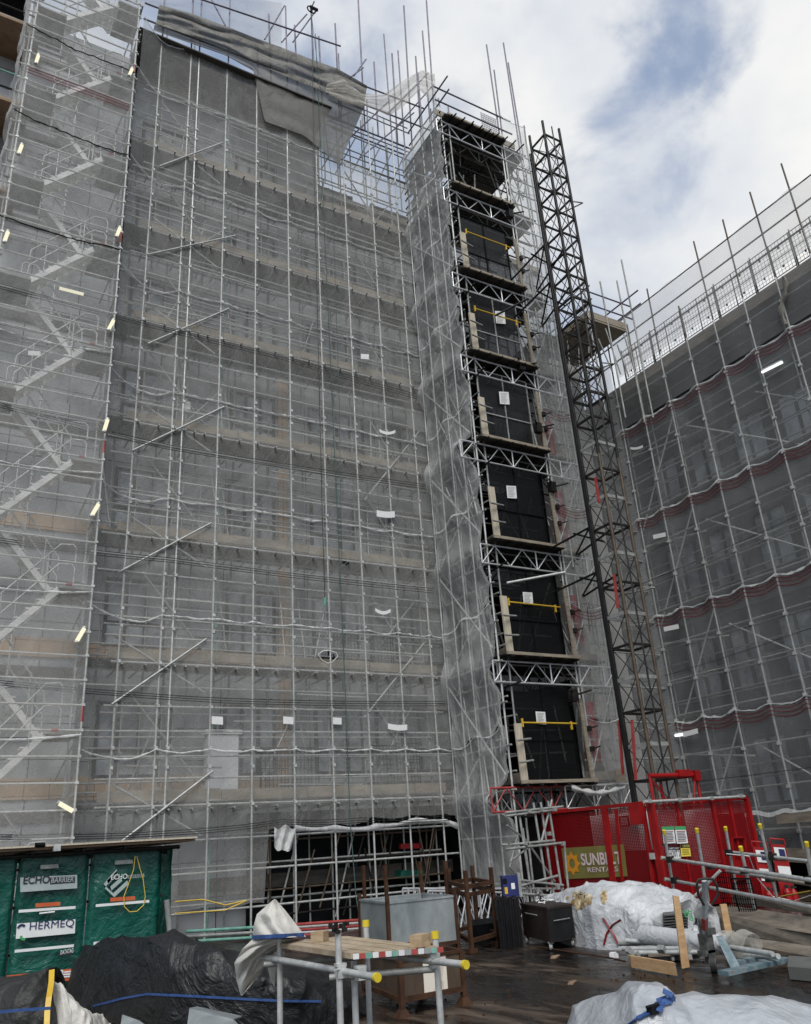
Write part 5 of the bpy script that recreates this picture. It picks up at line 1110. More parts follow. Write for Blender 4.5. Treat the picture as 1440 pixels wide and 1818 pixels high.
xa_ = PY(284, 1600, YG).x; xb_ = PY(310, 1600, YG).x
MB().grid(lambda s, v: (xa_+(xb_-xa_)*s, YG+.25*s+.04*math.sin(v*9)*s+.03*nz(s*4, v*6, 3), .02+(zr_-.1)*v), 12, 40).build('sheet', 'green', t)
MB().grid(lambda s, v: (xb_+.02*nz(s*4, v*9, 1), YG+.25+1.6*s, .02+(zr_-.1)*v), 16, 30).build('side_sheet', 'green', t)
pole = MB().tube(PY(296, 1598, 13.9), PY(304, 1680, 13.9), .045, 10); tag(pole.build('grey_pipe', 'galv2'), 'grey plastic pipe standing at the right corner of the green shed', 'pipe')
YD = YG-.13
def dq(pts, mat, parent, name, off=0): return plate([PY(u, v, YD-off) for u, v in pts], (0, .004, 0)).build(name, mat, parent)
g1, g2 = GP[1], GP[2]
dq([(36, 1558), (137, 1553), (137, 1577), (36, 1584)], 'silver', g1, 'label_plate')
txt('ECHO', PY(41, 1570, YD-.01), PY(88, 1568, YD-.01), .105, 'text', g1, bold=.02)
dq([(89, 1558), (133, 1556), (133, 1567), (89, 1570)], 'text', g1, 'label_block', .006)
txt('BARRIER', PY(91, 1567.5, YD-.012), PY(131, 1565.5, YD-.012), .07, 'silver', g1, bold=.01)
dq([(30, 1640), (134, 1632), (133, 1657), (28, 1667)], 'signw', g1, 'label_plate', .002)
txt('HERMEQ', PY(52, 1654, YD-.012), PY(131, 1647, YD-.012), .115, 'navy', g1, bold=.0)
txt('acoustic site supply', PY(52, 1661, YD-.012), PY(131, 1654, YD-.012), .022, 'silver', g1) if 0 else None
for (q0, q1, sx, sz, mt) in ((0, 5, -.02, .05, 'navy'), (5, 9, .03, -.05, 'signg')):
    sm = MB()
    for i in range(q0, q1):
        a = .5+i*.5; c = PY(40, 1655, YD-.012)+Vector((sx, 0, sz)); sm.beam(c+Vector((.045*math.cos(a), 0, .045*math.sin(a))), c+Vector((.045*math.cos(a+.5), 0, .045*math.sin(a+.5))), .004, .03, (0, 0, 1))
    sm.build('emblem', mt, g1)

for (p, q, t_) in (((33, 1618), (134, 1611), g1), ((26, 1689), (131, 1679), g1), ((170, 1608), (265, 1600), g2), ((166, 1675), (208, 1670), g2)):
    MB().beam(PY(*p, YD), PY(*q, YD), .006, .036).build('white_stripe', 'signw', t_)
for (u, v, t_) in ((85, 1607, g1), (218, 1597, g2)): dq([(u-22, v-3), (u+22, v-6), (u+22, v+1), (u-22, v+4)], 'signo', t_, 'warning_strip')
for (u, v, t_) in ((88, 1539, g1), (220, 1531, g2)): dq([(u-16, v-3), (u+16, v-5), (u+16, v+2), (u-16, v+4)], 'galv2', t_, 'small_label')
MB().tube(PY(70, 1622, YD), PY(97, 1619, YD), .012).build('white_dots', 'signw', g1)
dq([(102, 1692), (132, 1687), (131, 1694), (102, 1699)], 'text', g1, 'label_block'); txt('DATATAG', PY(107, 1695, YD-.008), PY(130, 1691, YD-.008), .055, 'signw', g1, bold=.01)
dq([(12, 1732), (135, 1719), (134, 1740), (10, 1752)], 'signo', g1, 'orange_band')
for j in range(3):
    MB().beam(PY(12, 1737+4.5*j, YD-.008), PY(36-2*j, 1734+4.5*j, YD-.008), .004, .02).build('band_stripe', 'signw', g1); MB().beam(PY(114-2*j, 1726+4.3*j, YD-.008), PY(134, 1724+4.3*j, YD-.008), .004, .02).build('band_stripe', 'signw', g1)
txt('ECHO H8', PY(40, 1746, YD-.010), PY(112, 1737, YD-.010), .11, 'signw', g1, bold=.02)
# angular logo on the second panel
lg = [((207, 1546), (190, 1565)), ((190, 1565), (184, 1573)), ((184, 1573), (201, 1589)), ((196, 1577), (215, 1560)), ((201, 1589), (226, 1566)), ((190, 1566), (208, 1549))]
mb = MB()
for p, q in lg: mb.beam(PY(*p, YD), PY(*q, YD), .006, .085, (0, 1, 0)) if 0 else mb.slab(PY(p[0], p[1]-3, YD), PY(q[0], q[1]-3, YD), PY(q[0]+2, q[1]+4, YD), PY(p[0]+2, p[1]+4, YD), (0, .004+.001*p[0]/100, 0))
mb.build('logo', 'silver', g2)
txt('ECHO', PY(197, 1562, YD-.012), PY(226, 1560, YD-.012), .07, 'signw', g2, bold=.012)
dq([(227, 1554), (256, 1551), (256, 1557), (227, 1560)], 'silver', g2, 'label_block', .006); txt('BARRIER', PY(228, 1559, YD-.014), PY(255, 1556, YD-.014), .04, 'text', g2)
cp = [PY(u, v, YD-.03) for u, v in ((240, 1520), (237, 1545), (228, 1570), (220, 1592), (221, 1610), (230, 1619), (243, 1618), (255, 1607), (258, 1592), (254, 1560), (248, 1540), (243, 1520))]
cable(cp, .007, 'yrope', 'yellow cable loop hanging on the green shed', 'cable')
cable([PY(310, 1601, 17.9), PY(360, 1597, 18.0), PY(400, 1607, 18.0), PY(440, 1598, 18.0), PY(400, 1616, 18.0), PY(310, 1622, 17.9)], .014, 'yrope', 'yellow cables slung along the foot of the netting right of the shed', 'cable')
# ------------------------------------------------------------------ trestle bench
HB = .85
A = PZ(480, 1681, HB); B = PZ(622, 1703, HB); C = PZ(783, 1690, HB); Dq = PZ(560, 1652, HB)
wb = thing('trestle_bench', 'scaffold tube trestle with a plank top and yellow tube caps', 'workbench', ((A+C)/2).to_tuple()[:2]+(0,))
ax = (B-A); L_ = ax.length; ax.normalize(); sd = (C-B).normalized()
Wd = (C-B).length
for j in range(4):
    o0 = A+sd*(Wd*j/4+.01); o1 = o0+sd*(Wd/4-.02); q0 = B+sd*(Wd*j/4+.01); q1 = q0+sd*(Wd/4-.02); ex = ax*rnd(-.03, .03)
    MB().slab(o0, q0+ex, q1+ex, o1, (0, 0, .038)).build('plank', 'boardt' if 0 else 'board2', wb)
cols = ['whitep', 'red_t', 'green_t', 'whitep', 'red_t', 'whitep', 'green_t', 'whitep', 'tank', 'red_t', 'whitep', 'tank', 'green_t', 'red_t']
for j in range(14):
    a = B+sd*(Wd*(j+.06)/14)+ax*.035; b = B+sd*(Wd*(j+.94)/14)+ax*.035; MB().slab(a, b, b+Vector((0, 0, .036)), a+Vector((0, 0, .036)), ax*.004).build('end_mark', cols[j], wb)
for (p, d, zt_, cap) in ((B-ax*.05-sd*.06, 0, 1.03, None), (C-ax*.10+sd*.02, 0, .96, 'y'), (A+ax*.15+sd*.02, 0, .92, None), (A+ax*.3+sd*(Wd+.02), 0, 1.0, 'y'), (B-ax*.2+sd*.12, 0, .82, None)):
    MB().tube((p.x, p.y, 0), (p.x, p.y, zt_), .0242, 12).build('leg', 'galv', wb)
    if cap: MB().tube((p.x, p.y, zt_-.03), (p.x, p.y, zt_+.02), .030, 12).build('yellow_cap', 'yell2', wb)
for (p, q) in ((A-ax*.2-sd*.03-Vector((0, 0, .08)), B+ax*.42-sd*.03-Vector((0, 0, .08))), (A+sd*(Wd*.8)-Vector((0, 0, .06)), B+sd*(Wd*.98)+ax*.30-Vector((0, 0, .06)))):
    MB().tube(p, q, .0242, 12).build('bearer', 'galv', wb); MB().tube(q, q+(q-p).normalized()*.03, .030, 12).build('yellow_cap', 'yell2', wb)
for z in (.77,): MB().tube(A+sd*-.1+ax*.12+Vector((0, 0, -.12)), A+sd*(Wd+.1)+ax*.12+Vector((0, 0, -.12)), .024).build('bearer', 'galv2', wb); MB().tube(B+sd*-.1-ax*.12+Vector((0, 0, -.12)), B+sd*(Wd+.05)-ax*.12+Vector((0, 0, -.12)), .024).build('bearer', 'galv2', wb)
for p in (B-ax*.05-sd*.05-Vector((0, 0, .08)), C-ax*.10+Vector((0, 0, -.07)), B-ax*.02+sd*.08-Vector((0, 0, .10))): MB().box(p, (.065, .06, .08)).box(p+Vector((0, 0, .045)), (.08, .05, .02)).tube(p+Vector((.03, 0, .02)), p+Vector((-.07, -.05, .02)), .008).build('coupler', 'galv', wb)
def block(u, v, s, lb, z=HB+.04, dims=(.14, .10, .08)):
    p = PZ(u, v, z); t = MB().box(p+Vector((0, 0, dims[2]/2)), dims, Matrix.Rotation(s, 3, 'Z')); return tag(t.build('wood_block', 'block'), lb, 'wood block', 'wood blocks on the bench')
block(568, 1672, .6, 'lower wood block of the pair on the far end of the bench', dims=(.10, .10, .08)); block(568, 1672, .7, 'upper wood block of the pair, red at one end', HB+.12, (.10, .10, .07)); block(747, 1680, .5, 'single wood block beside the right yellow cap')
p = B-ax*.05-sd*.06+Vector((0, 0, 1.03-HB)); cl = MB()
for k in range(16): cl.box(p+Vector((rnd(-.05, .07), rnd(-.05, .04), rnd(.0, .05))), (rnd(.02, .05), .018, rnd(.02, .035)), Matrix.Rotation(rnd(0, 3), 3, 'Z'))
tag(cl.build('coupler_pile', 'mast'), 'blackened scaffold couplers lying on the near bench post', 'coupler')
# white sheet tied over the far left corner
ct = thing('draped_sheet', 'cream woven sheet tied with a blue strap over the bench corner', 'sheet', A)
dA = (A-Vector((0, 0, EYE))).dot(FWD)
up_L = [(448, 1668), (450, 1645), (456, 1623), (487, 1596)]; up_R = [(543, 1663), (526, 1641), (508, 1618), (490, 1597)]
def cone(s, v):
    a = lerp_pl(up_L, v); b = lerp_pl(up_R, v); u = a[0]+(b[0]-a[0])*s; w = a[1]+(b[1]-a[1])*s
    return PD(u, w, dA+.05-(.30*math.sin(math.pi*s)+.10*abs(nz(s*2.3+v, v*1.1, 9)))*(1-v*.8)+.03*nz(s*5, v*4, 1))
MB().grid(cone, 36, 24).build('upper_fold', 'cloth', ct)
MB().grid(lambda s, v: cone(s, v)+(cone(s, v)-Vector((0, 0, EYE))).normalized()*(.55*math.sin(math.pi*s)*(1-v)), 36, 24).build('rear_fold', 'cloth', ct)
ribbon('blue_tie', '', '', [cone(i/16, .06)+Vector((-.01, -.02, 0)) for i in range(17)], .03, 'strap', parent=ct)
lowL = [(448, 1668), (430, 1685), (416, 1710), (420, 1740), (427, 1767)]; lowR = [(544, 1668), (500, 1680), (478, 1700), (462, 1730), (430, 1768)]
def lowf(s, v):
    a = lerp_pl(lowL, v); b = lerp_pl(lowR, v); u = a[0]+(b[0]-a[0])*s; w = a[1]+(b[1]-a[1])*s
    return PD(u, w, dA-.02-.14*math.sin(math.pi*s)*(1-v*.5)+.16*(1-min(1, 3*abs(nz(s*2.2+v, v*1.4, 5))))*(.4+v))
MB().grid(lowf, 40, 36).build('hanging_fold', 'cloth', ct)
l2 = [(474, 1690), (474, 1712), (480, 1740), (487, 1753)]; r2_ = [(505, 1690), (503, 1715), (495, 1740), (489, 1753)]
MB().grid(lambda s, v: PD(*[x+(y-x)*s for x, y in zip(lerp_pl(l2, v), lerp_pl(r2_, v))], dA+.15-.05*math.sin(s*6)), 12, 16).build('rear_corner', 'cloth', ct)
txt('DO NOT LOAD', PD(428, 1733, dA-.30), PD(440, 1712, dA-.30), .03, 'text', ct, (-.9, 0, .5)) if 0 else None
# ------------------------------------------------------------------ rusty stillage bin under / behind the bench
def obox(front_left, front_right, near, h, name): pass
def corners(near, left, right):
    n = PZ(*near, 0); l = PZ(*left, 0); r = PZ(*right, 0); return n, l, r, l+r-n
def bin_(name, label, near, left, right, z0, z1, wall, post, patch=None, posth=0, thick=.012):
    n, l, r, f_ = corners(near, left, right); t = thing(name, label, 'bin', (n+f_)/2)
    cs = [n, r, f_, l]
    for i in range(4):
        a, b = cs[i], cs[(i+1) % 4]; d = (b-a).normalized(); nn = Vector((d.y, -d.x, 0))
        MB().slab(a+Vector((0, 0, z0)), b+Vector((0, 0, z0)), b+Vector((0, 0, z1)), a+Vector((0, 0, z1)), -nn*thick).build('side_panel', wall, t)
        MB().beam(a+Vector((0, 0, z1)), b+Vector((0, 0, z1)), .03, .03).build('rim', wall if posth else post, t)
        MB().beam(a+Vector((0, 0, z0)), b+Vector((0, 0, z0)), .05, .05).build('bottom_rail', post, t)
    for c_ in cs:
        MB().box(c_+Vector((0, 0, (z1+posth)/2)), (.05, .05, z1+posth)).build('post', post, t)
        MB().add([c_+Vector((x*w_, y*w_, z)) for z, w_ in ((0, .07), (.07, .03)) for x, y in ((-1, -1), (1, -1), (1, 1), (-1, 1))], [(0, 1, 2, 3), (0, 4, 5, 1), (1, 5, 6, 2), (2, 6, 7, 3), (3, 7, 4, 0), (4, 7, 6, 5)]).build('foot', post, t)
    MB().slab(*[c_+Vector((0, 0, z0)) for c_ in cs], (0, 0, .015)).build('floor', wall, t)
    return t, n, l, r
t, n, l, r = bin_('rusty_stillage', 'rusty brown steel stillage with a scraped white patch under the bench', (715, 1806), (648, 1776), (825, 1784), .15, .50, 'rustbin', 'rust')
d = r-n; a = n+d*.36; b = n+d*.74; nn = Vector((d.y, -d.x, 0)).normalized()*.004
MB().slab(a+Vector((0, 0, .17)), b+Vector((0, 0, .17)), b+Vector((0, 0, .49)), a+Vector((0, 0, .49)), nn).build('paint_patch', 'bare', t)
t, n, l, r = bin_('galvanised_tank', 'open galvanised steel tank held in a rusty post frame', (693, 1712), (642, 1697), (815, 1694), .17, .80, 'tank', 'rust', posth=.10)
# rusty racks behind
def rack(name, label, near, left, right, h, bars):
    n, l, r, f_ = corners(near, left, right); t = thing(name, label, 'stillage', (n+f_)/2, 'rusty stillage racks in front of the tower')
    for c_ in (n, l, r, f_):
        MB().box(c_+Vector((0, 0, h/2)), (.055, .055, h)).build('post', 'rust', t); MB().box(c_+Vector((0, 0, .03)), (.14, .14, .06)).build('foot', 'rust', t)
    for z in bars:
        for a, b in ((n, l), (n, r), (l, f_), (r, f_)): MB().beam(a+Vector((0, 0, z)), b+Vector((0, 0, z)), .05, .06).build('rail', 'rust', t)
rack('steel_rack', 'rusty open steel rack stacked with a second, right of the galvanised tank', (838, 1692), (806, 1672), (884, 1678), 1.15, (.16, .80, .92))
rack('steel_rack', 'rusty post rack standing behind the galvanised tank', (690, 1668), (650, 1660), (800, 1660), 1.25, (.2,))
bc = MB().slab(PZ(832, 1678, 0), PZ(880, 1672, 0), PZ(880, 1660, 0), PZ(835, 1665, 0), (0, 0, .28)); bc = tag(bc.build('black_case', 'black'), 'black case on the ground inside the rusty rack', 'case'); bc['label'] = 'black case on the ground inside the rusty rack'
# black plastic barriers leaning together
t = thing('panel_stack', 'tight stack of upright black plastic panels beside the brown chest', 'panel stack', PZ(905, 1684))
for j in range(9):
    a = PZ(889+4.6*j, 1683+.4*(j % 2), 0); MB().slab(a, a+Vector((.03, -.02, 0)), a+Vector((.33, .5, 0)), a+Vector((.29, .53, 0)), (0, 0, .68+.015*(j % 3))).build('panel', 'blacks', t)
# electrical box on its post
p = PZ(900, 1640, 0); q = PD(905, 1573, 13.4)
eb = thing('electrical_box', 'navy electrical box with grey side fixed on a tube at the netting corner', 'electrical box', q)
Rz = Matrix.Rotation(-.45, 3, 'Z'); MB().box(q, (.26, .16, .32), Rz).build('body', 'blue', eb); MB().box(q+Rz @ Vector((.155, .02, .01)), (.05, .22, .36), Rz).build('side_plate', 'galv2', eb)
MB().box(q+Rz @ Vector((.04, -.084, 0)), (.06, .005, .09), Rz).build('sticker', 'paper', eb); MB().box(q+Rz @ Vector((-.08, -.084, -.06)), (.05, .005, .10), Rz).build('sticker', 'yellow', eb); MB().box(q+Rz @ Vector((-.09, -.084, .08)), (.07, .008, .08), Rz).build('socket', 'black', eb)
MB().tube((q.x, q.y+.12, 0), (q.x, q.y+.12, q.z+.3), .025).build('post', 'galv2', eb)
# rolling chest
n, l, r, f_ = corners((980, 1690), (932, 1676), (1024, 1681)); ch = thing('tool_chest', 'low brown and black steel tool chest on castors', 'chest', (n+f_)/2)
z0, z1 = .12, .56; up_ = Vector((0, 0, 1))
MB().slab(n+up_*z0, r+up_*z0, f_+up_*z0, l+up_*z0, up_*(z1-z0)).build('body', 'chest', ch)
MB().slab(*[c_+up_*z1+(c_-(n+f_)/2)*.04 for c_ in (n, r, f_, l)], up_*.03).build('lid', 'chest', ch)
dd = (r-n); nn = Vector((dd.y, -dd.x, 0)).normalized(); MB().slab(n+dd*.03+up_*(z0+.02)+nn*.003, n+dd*.97+up_*(z0+.02)+nn*.003, n+dd*.97+up_*(z1-.02)+nn*.003, n+dd*.03+up_*(z1-.02)+nn*.003, nn*.004).build('side_panel', 'chest2', ch)
MB().tube(n+dd*.15+up_*.40+nn*.03, n+dd*.8+up_*.40+nn*.03, .008).build('handle', 'galv2', ch)
dl_ = (l-n); nl = Vector((-dl_.y, dl_.x, 0)).normalized(); MB().tube(n+dl_*.35+up_*.46+nl*.02, n+dl_*.8+up_*.46+nl*.02, .008).build('handle', 'galv2', ch)
for c_ in (n, r, l): c2 = c_.lerp((n+f_)/2, .12); MB().tube(c2+Vector((-.015, .015, .055)), c2+Vector((.015, -.015, .055)), .05, 12).box(c2+up_*.11, (.06, .06, .03)).build('castor', 'galv2', ch)
zt = thing('cable_ties', 'loose bundle of white plastic pieces on the tool chest lid', 'plastic pieces', (n+f_)/2+up_*.6)
for k in range(14): c2 = (n+f_)/2+Vector((rnd(-.1, .25), rnd(-.15, .15), .60+rnd(0, .05))); MB().tube(c2, c2+Vector((rnd(-.1, .1), rnd(-.1, .1), rnd(-.01, .03))), .009, 5).build('piece', 'paper', zt)
# ------------------------------------------------------------------ tubes, rolls and timber round the pallet truck
t = thing('membrane_roll', 'thick white roll of membrane lying over the scaffold tubes', 'roll', PZ(1180, 1690))
a = PD(1142, 1659, 10.9); b = PD(1295, 1678, 9.8); MB().tube(a, b, .115, 20).build('roll', 'wplast', t)
dr = (b-a).normalized(); sp = MB(); u_ = dr.orthogonal().normalized(); w_ = dr.cross(u_)
sp.path([b+dr*.006+(u_*math.cos(k*.5)+w_*math.sin(k*.5))*(.015+.0022*k) for k in range(44)], .006, 5); sp.build('spiral_end', 'dconc', t); MB().tube(b, b+dr*.01, .03, 12).build('core', 'text', t)
t = MB().grid(lambda s, v: b+dr*(-.05+.38*s)+(u_*math.cos(v*6.28)+w_*math.sin(v*6.28))*(.13+.03*math.sin(s*9+v*12)+.03*nz(s*5, v*5, 2)+.03*s), 16, 24); tag(t.build('plastic_wrap', 'nettorn'), 'clear crumpled plastic wrap round the end of the white roll', 'plastic')
mound('plastic_scrap', 'loose translucent plastic sheet behind the white roll', 'plastic', [(1190, 1660), (1200, 1641), (1235, 1642), (1262, 1655)], [(1188, 1680), (1225, 1682), (1265, 1680)], 'wplast2', .4, 24, 10, .03, .8, 6, 5)
tb_l = ['galvanised tube on top of the pile, ending furthest left', 'galvanised tube second in the pile', 'short galvanised tube low in the pile', 'long galvanised tube running right under the white roll', 'rusty ended tube at the left of the pile', 'thick grey tube sticking out right of the pallet truck', 'second tube sticking out right of the pallet truck']
tb_p = [((1112, 1670), (1236, 1680), .10, 11.0), ((1118, 1685), (1240, 1684), .10, 10.7), ((1105, 1684), (1200, 1687), .06, 10.9), ((1120, 1692), (1285, 1690), .04, 10.5), ((1100, 1676), (1180, 1673), .12, 11.2), ((1258, 1676), (1372, 1694), .10, 10.0), ((1290, 1697), (1382, 1698), .06, 10.1)]
for (p, q, z, dd_), lb in zip(tb_p, tb_l):
    MB_ = MB().tube(PD(*p, dd_), PD(*q, dd_-1.0 if q[0] > 1300 else dd_-.6), .030, 10); tag(MB_.build('scaffold_tube', 'galv' if 'rusty' not in lb else 'galv2'), lb, 'tube', 'tubes in the pile by the pallet truck')
t = MB().slab(PZ(1122, 1718, .02), PZ(1203, 1733, .02), PZ(1203, 1733, .02)+Vector((0, 0, .13)), PZ(1122, 1718, .02)+Vector((0, 0, .13)), (.05, .08, 0)); tag(t.build('timber_beam', 'timber'), 'short thick timber lying on edge under the tubes', 'timber')
t = MB().slab(PD(1195, 1590, 9.9), PD(1206, 1592, 9.9), PD(1225, 1717, 9.65), PD(1211, 1720, 9.65), (.03, .04, 0)); tag(t.build('leaning_plank', 'timber'), 'tall orange brown plank leaning upright on the tube pile', 'plank', 'planks leaning by the pallet truck')
t = MB().slab(PD(1279, 1606, 10.1), PD(1290, 1605, 10.1), PD(1302, 1663, 10.0), PD(1290, 1664, 10.0), (.03, .04, 0)); tag(t.build('leaning_plank', 'timber'), 'shorter orange brown plank leaning by the white roll end', 'plank', 'planks leaning by the pallet truck')
t = MB().beam(PZ(1140, 1690, .05), PZ(1230, 1700, .05), .25, .04).beam(PZ(1150, 1695, .1), PZ(1255, 1690, .1), .2, .03); tag(t.build('flat_boards', 'rampw'), 'flat dark boards beneath the tube pile', 'board')
t = MB()
for k in range(26):
    c2 = PZ(rnd(1110, 1260), rnd(1690, 1716), 0)+up_*rnd(.03, .2); t.box(c2, (rnd(.04, .10), rnd(.03, .07), rnd(.03, .07)), Matrix.Rotation(rnd(0, 3), 3, 'Z') @ Matrix.Rotation(rnd(0, 1), 3, 'X'))
o = t.build('fittings_heap', 'galv2'); tag(o, 'scattered heap of scaffold couplers round the tube ends', 'couplers'); o['kind'] = 'stuff'
t = MB().box(PZ(1089, 1697, .05), (.10, .07, .08), Matrix.Rotation(.5, 3, 'Z')); t.box(PZ(1089, 1697, .05)+Vector((.03, -.04, 0)), (.03, .02, .05)); tag(t.build('small_box', 'paper'), 'small white box lying alone on the dark ground', 'box')
cable([PZ(950, 1680, .03), PZ(1010, 1690, .03), PZ(1080, 1700, .03), PZ(1110, 1707, .04)], .012, 'rust', 'thin rusty bar lying in front of the white sheeting', 'bar')
# pallet truck
pt = thing('pallet_truck', 'chipped pale blue pallet truck with an upright handle', 'pallet truck', PZ(1270, 1733))
w0 = PZ(1268, 1728, 0)
for o_ in (Vector((0, 0, 0)), Vector((.12, .10, 0))):
    c2 = w0+o_+up_*.10; av = Vector((.70, -.71, 0))*.03; wh = MB().tube(c2-av, c2+av, .10, 22).build('wheel', 'rubber', pt); av2 = av*1.12; MB().tube(c2-av2, c2+av2, .055, 14).build('hub', 'galv2', wh)
hb_ = w0+Vector((.05, .08, 0))
MB().box(hb_+up_*.30, (.12, .12, .2)).box(hb_+up_*.42+Vector((.03, -.03, 0)), (.15, .10, .07)).tube(hb_+up_*.1, hb_+up_*.55, .05, 10).box(hb_+up_*.20, (.22, .12, .06)).build('pump_body', 'galv3', pt)
h0 = hb_+up_*.38; h1 = PD(1251, 1563, 9.3); MB().beam(h0, h1, .06, .04, (0, 1, 0)).build('handle_shaft', 'lgrey', pt); MB().beam(h0.lerp(h1, .12), h0.lerp(h1, .33), .065, .045, (0, 1, 0)).build('shaft_base', 'red_t', pt)
hp = [PD(u, v, 9.25) for u, v in ((1250, 1607), (1240, 1588), (1237, 1572), (1240, 1562), (1251, 1560), (1266, 1561), (1273, 1572), (1275, 1588), (1264, 1606))]
MB().path(hp, .015, 8).build('handle_loop', 'rubber', pt)
f0 = PZ(1285, 1728, .09); f1 = PZ(1397, 1703, .09); g0 = PZ(1310, 1709, .09); g1_ = PZ(1355, 1698, .09)
for (a, b) in ((f0, f1), (g0, g1_)): MB().beam(a, b, .14, .045).build('fork', 'lblue', pt)
MB().slab(PD(1272, 1664, 9.6), PD(1284, 1662, 9.6), PD(1318, 1722, 9.25), PD(1300, 1724, 9.25), (.05, .05, 0)).build('mast_plate', 'lblue', pt)
MB().box(hb_+up_*.46+Vector((.02, 0, 0)), (.12, .1, .12)).build('pump_cap', 'lblue', pt)
# ------------------------------------------------------------------ ramp and handrails
rm = thing('timber_ramp', 'weathered timber plank ramp climbing to the red cage', 'ramp', PZ(1330, 1690))
for (q, mt) in ((((1230, 1612, 13.6), (1300, 1608, 13.2), (1470, 1632, 10.2), (1470, 1662, 9.8), (1235, 1625, 13.2)), 'rampw'),):
    P = [PD(*x) for x in q]; MB().poly(P, (.05, .06, -.02)).build('tread_boards', mt, rm)
MB().slab(PD(1183, 1600, 14.0), PD(1470, 1664, 9.9), PD(1470, 1690, 9.8), PD(1186, 1632, 13.9), (.05, .04, 0)).build('side_board', 'rampw', rm)
MB().slab(PD(1183, 1634, 14.0), PD(1470, 1692, 9.85), PD(1470, 1712, 9.8), PD(1186, 1652, 13.9), (.06, .04, 0)).build('side_board', 'rampw', rm)
MB().slab(PD(1300, 1584, 14.5), PD(1470, 1608, 11.0), PD(1470, 1628, 10.9), PD(1300, 1602, 14.5), (.05, .04, 0)).build('side_board', 'rampw', rm)
MB().slab(PD(1318, 1668, 10.6), PD(1470, 1690, 9.0), PD(1470, 1704, 8.9), PD(1320, 1676, 10.5), (.3, .4, 0)).build('lower_board', 'rampw', rm)
t = MB().slab(PZ(1398, 1716, .13), PZ(1470, 1722, .13), PZ(1470, 1700, .13), PZ(1400, 1697, .13), (0, 0, -.12)); tag(t.build('kerb_block', 'dconc'), 'low grey concrete block at the foot of the ramp', 'block')
hr_ = thing('ramp_handrail', 'galvanised tube handrail with yellow capped posts beside the ramp', 'handrail', PZ(1300, 1690))
def rt(p, q, r=.026, m_='galv', nm='rail'): MB().tube(PD(*p), PD(*q), r, 10).build(nm, m_, hr_)
rt((1175, 1523, 14.6), (1450, 1564, 10.4), .028); rt((1182, 1561, 14.6), (1450, 1612, 10.5), .028); rt((1288, 1512, 14.6), (1445, 1530, 12.2)); rt((1290, 1547, 14.6), (1375, 1560, 12.6), m_='galv2'); rt((1375, 1560, 12.6), (1450, 1572, 11.0), .026, 'board')
rt((1231, 1594, 13.2), (1279, 1546, 13.0))
for (u0, v0, u1, v1, d0) in ((1179, 1475, 1199, 1600, 14.4), (1237, 1472, 1258, 1600, 13.6), (1288, 1469, 1310, 1592, 14.4), (1349, 1464, 1381, 1602, 13.3), (1315, 1504, 1352, 1668, 12.6), (1432, 1496, 1442, 1560, 11.9)):
    rt((u0, v0, d0), (u1, v1, d0), .026, 'galv', 'post'); p = PD(u0, v0, d0); q = PD(u1, v1, d0); dd_ = (p-q).normalized()
    MB().tube(p-dd_*.06, p+dd_*.01, .032, 10).build('yellow_cap', 'yell2', hr_)
for (u, v, d0) in ((1176, 1523, 14.5), (1182, 1561, 14.5)): MB().tube(PD(u-2, v, d0), PD(u+5, v+1, d0), .034, 10).build('yellow_cap', 'boardp', hr_)
for (u, v, d0) in ((1262, 1538, 13.3), (1322, 1545, 12.5), (1294, 1514, 14.3), (1366, 1560, 13.0), (1190, 1526, 14.2), (1438, 1563, 10.6), (1198, 1563, 14.2), (1372, 1521, 13.2)): MB().box(PD(u, v, d0), (.1, .1, .1)).build('coupler', 'mast', hr_)
t = thing('black_mesh_gate', 'black welded mesh gate leaning against the ramp', 'mesh gate', PD(1330, 1620, 12.4))
Pm = [PD(1297, 1560, 12.6), PD(1332, 1560, 12.3), PD(1352, 1652, 12.2), PD(1322, 1650, 12.5)]
mb = MB()
for i in range(9): mb.tube(Pm[0].lerp(Pm[1], i/8), Pm[3].lerp(Pm[2], i/8), .006, 5)
for i in range(11): mb.tube(Pm[0].lerp(Pm[3], i/10), Pm[1].lerp(Pm[2], i/10), .006, 5)
mb.build('mesh', 'black', t); mb = MB(); [mb.tube(Pm[i], Pm[(i+1) % 4], .014, 6) for i in range(4)]; mb.build('frame', 'black', t)
Pm = [PD(1272, 1548, 13.2), PD(1300, 1550, 13.0), PD(1312, 1640, 13.0), PD(1288, 1640, 13.2)]
t = thing('black_mesh_gate', 'second black mesh gate hung behind the first on the ramp side', 'mesh gate', PD(1290, 1600, 13)); mb = MB()
for i in range(8): mb.tube(Pm[0].lerp(Pm[1], i/7), Pm[3].lerp(Pm[2], i/7), .006, 5)
for i in range(11): mb.tube(Pm[0].lerp(Pm[3], i/10), Pm[1].lerp(Pm[2], i/10), .006, 5)
mb.build('mesh', 'black', t)
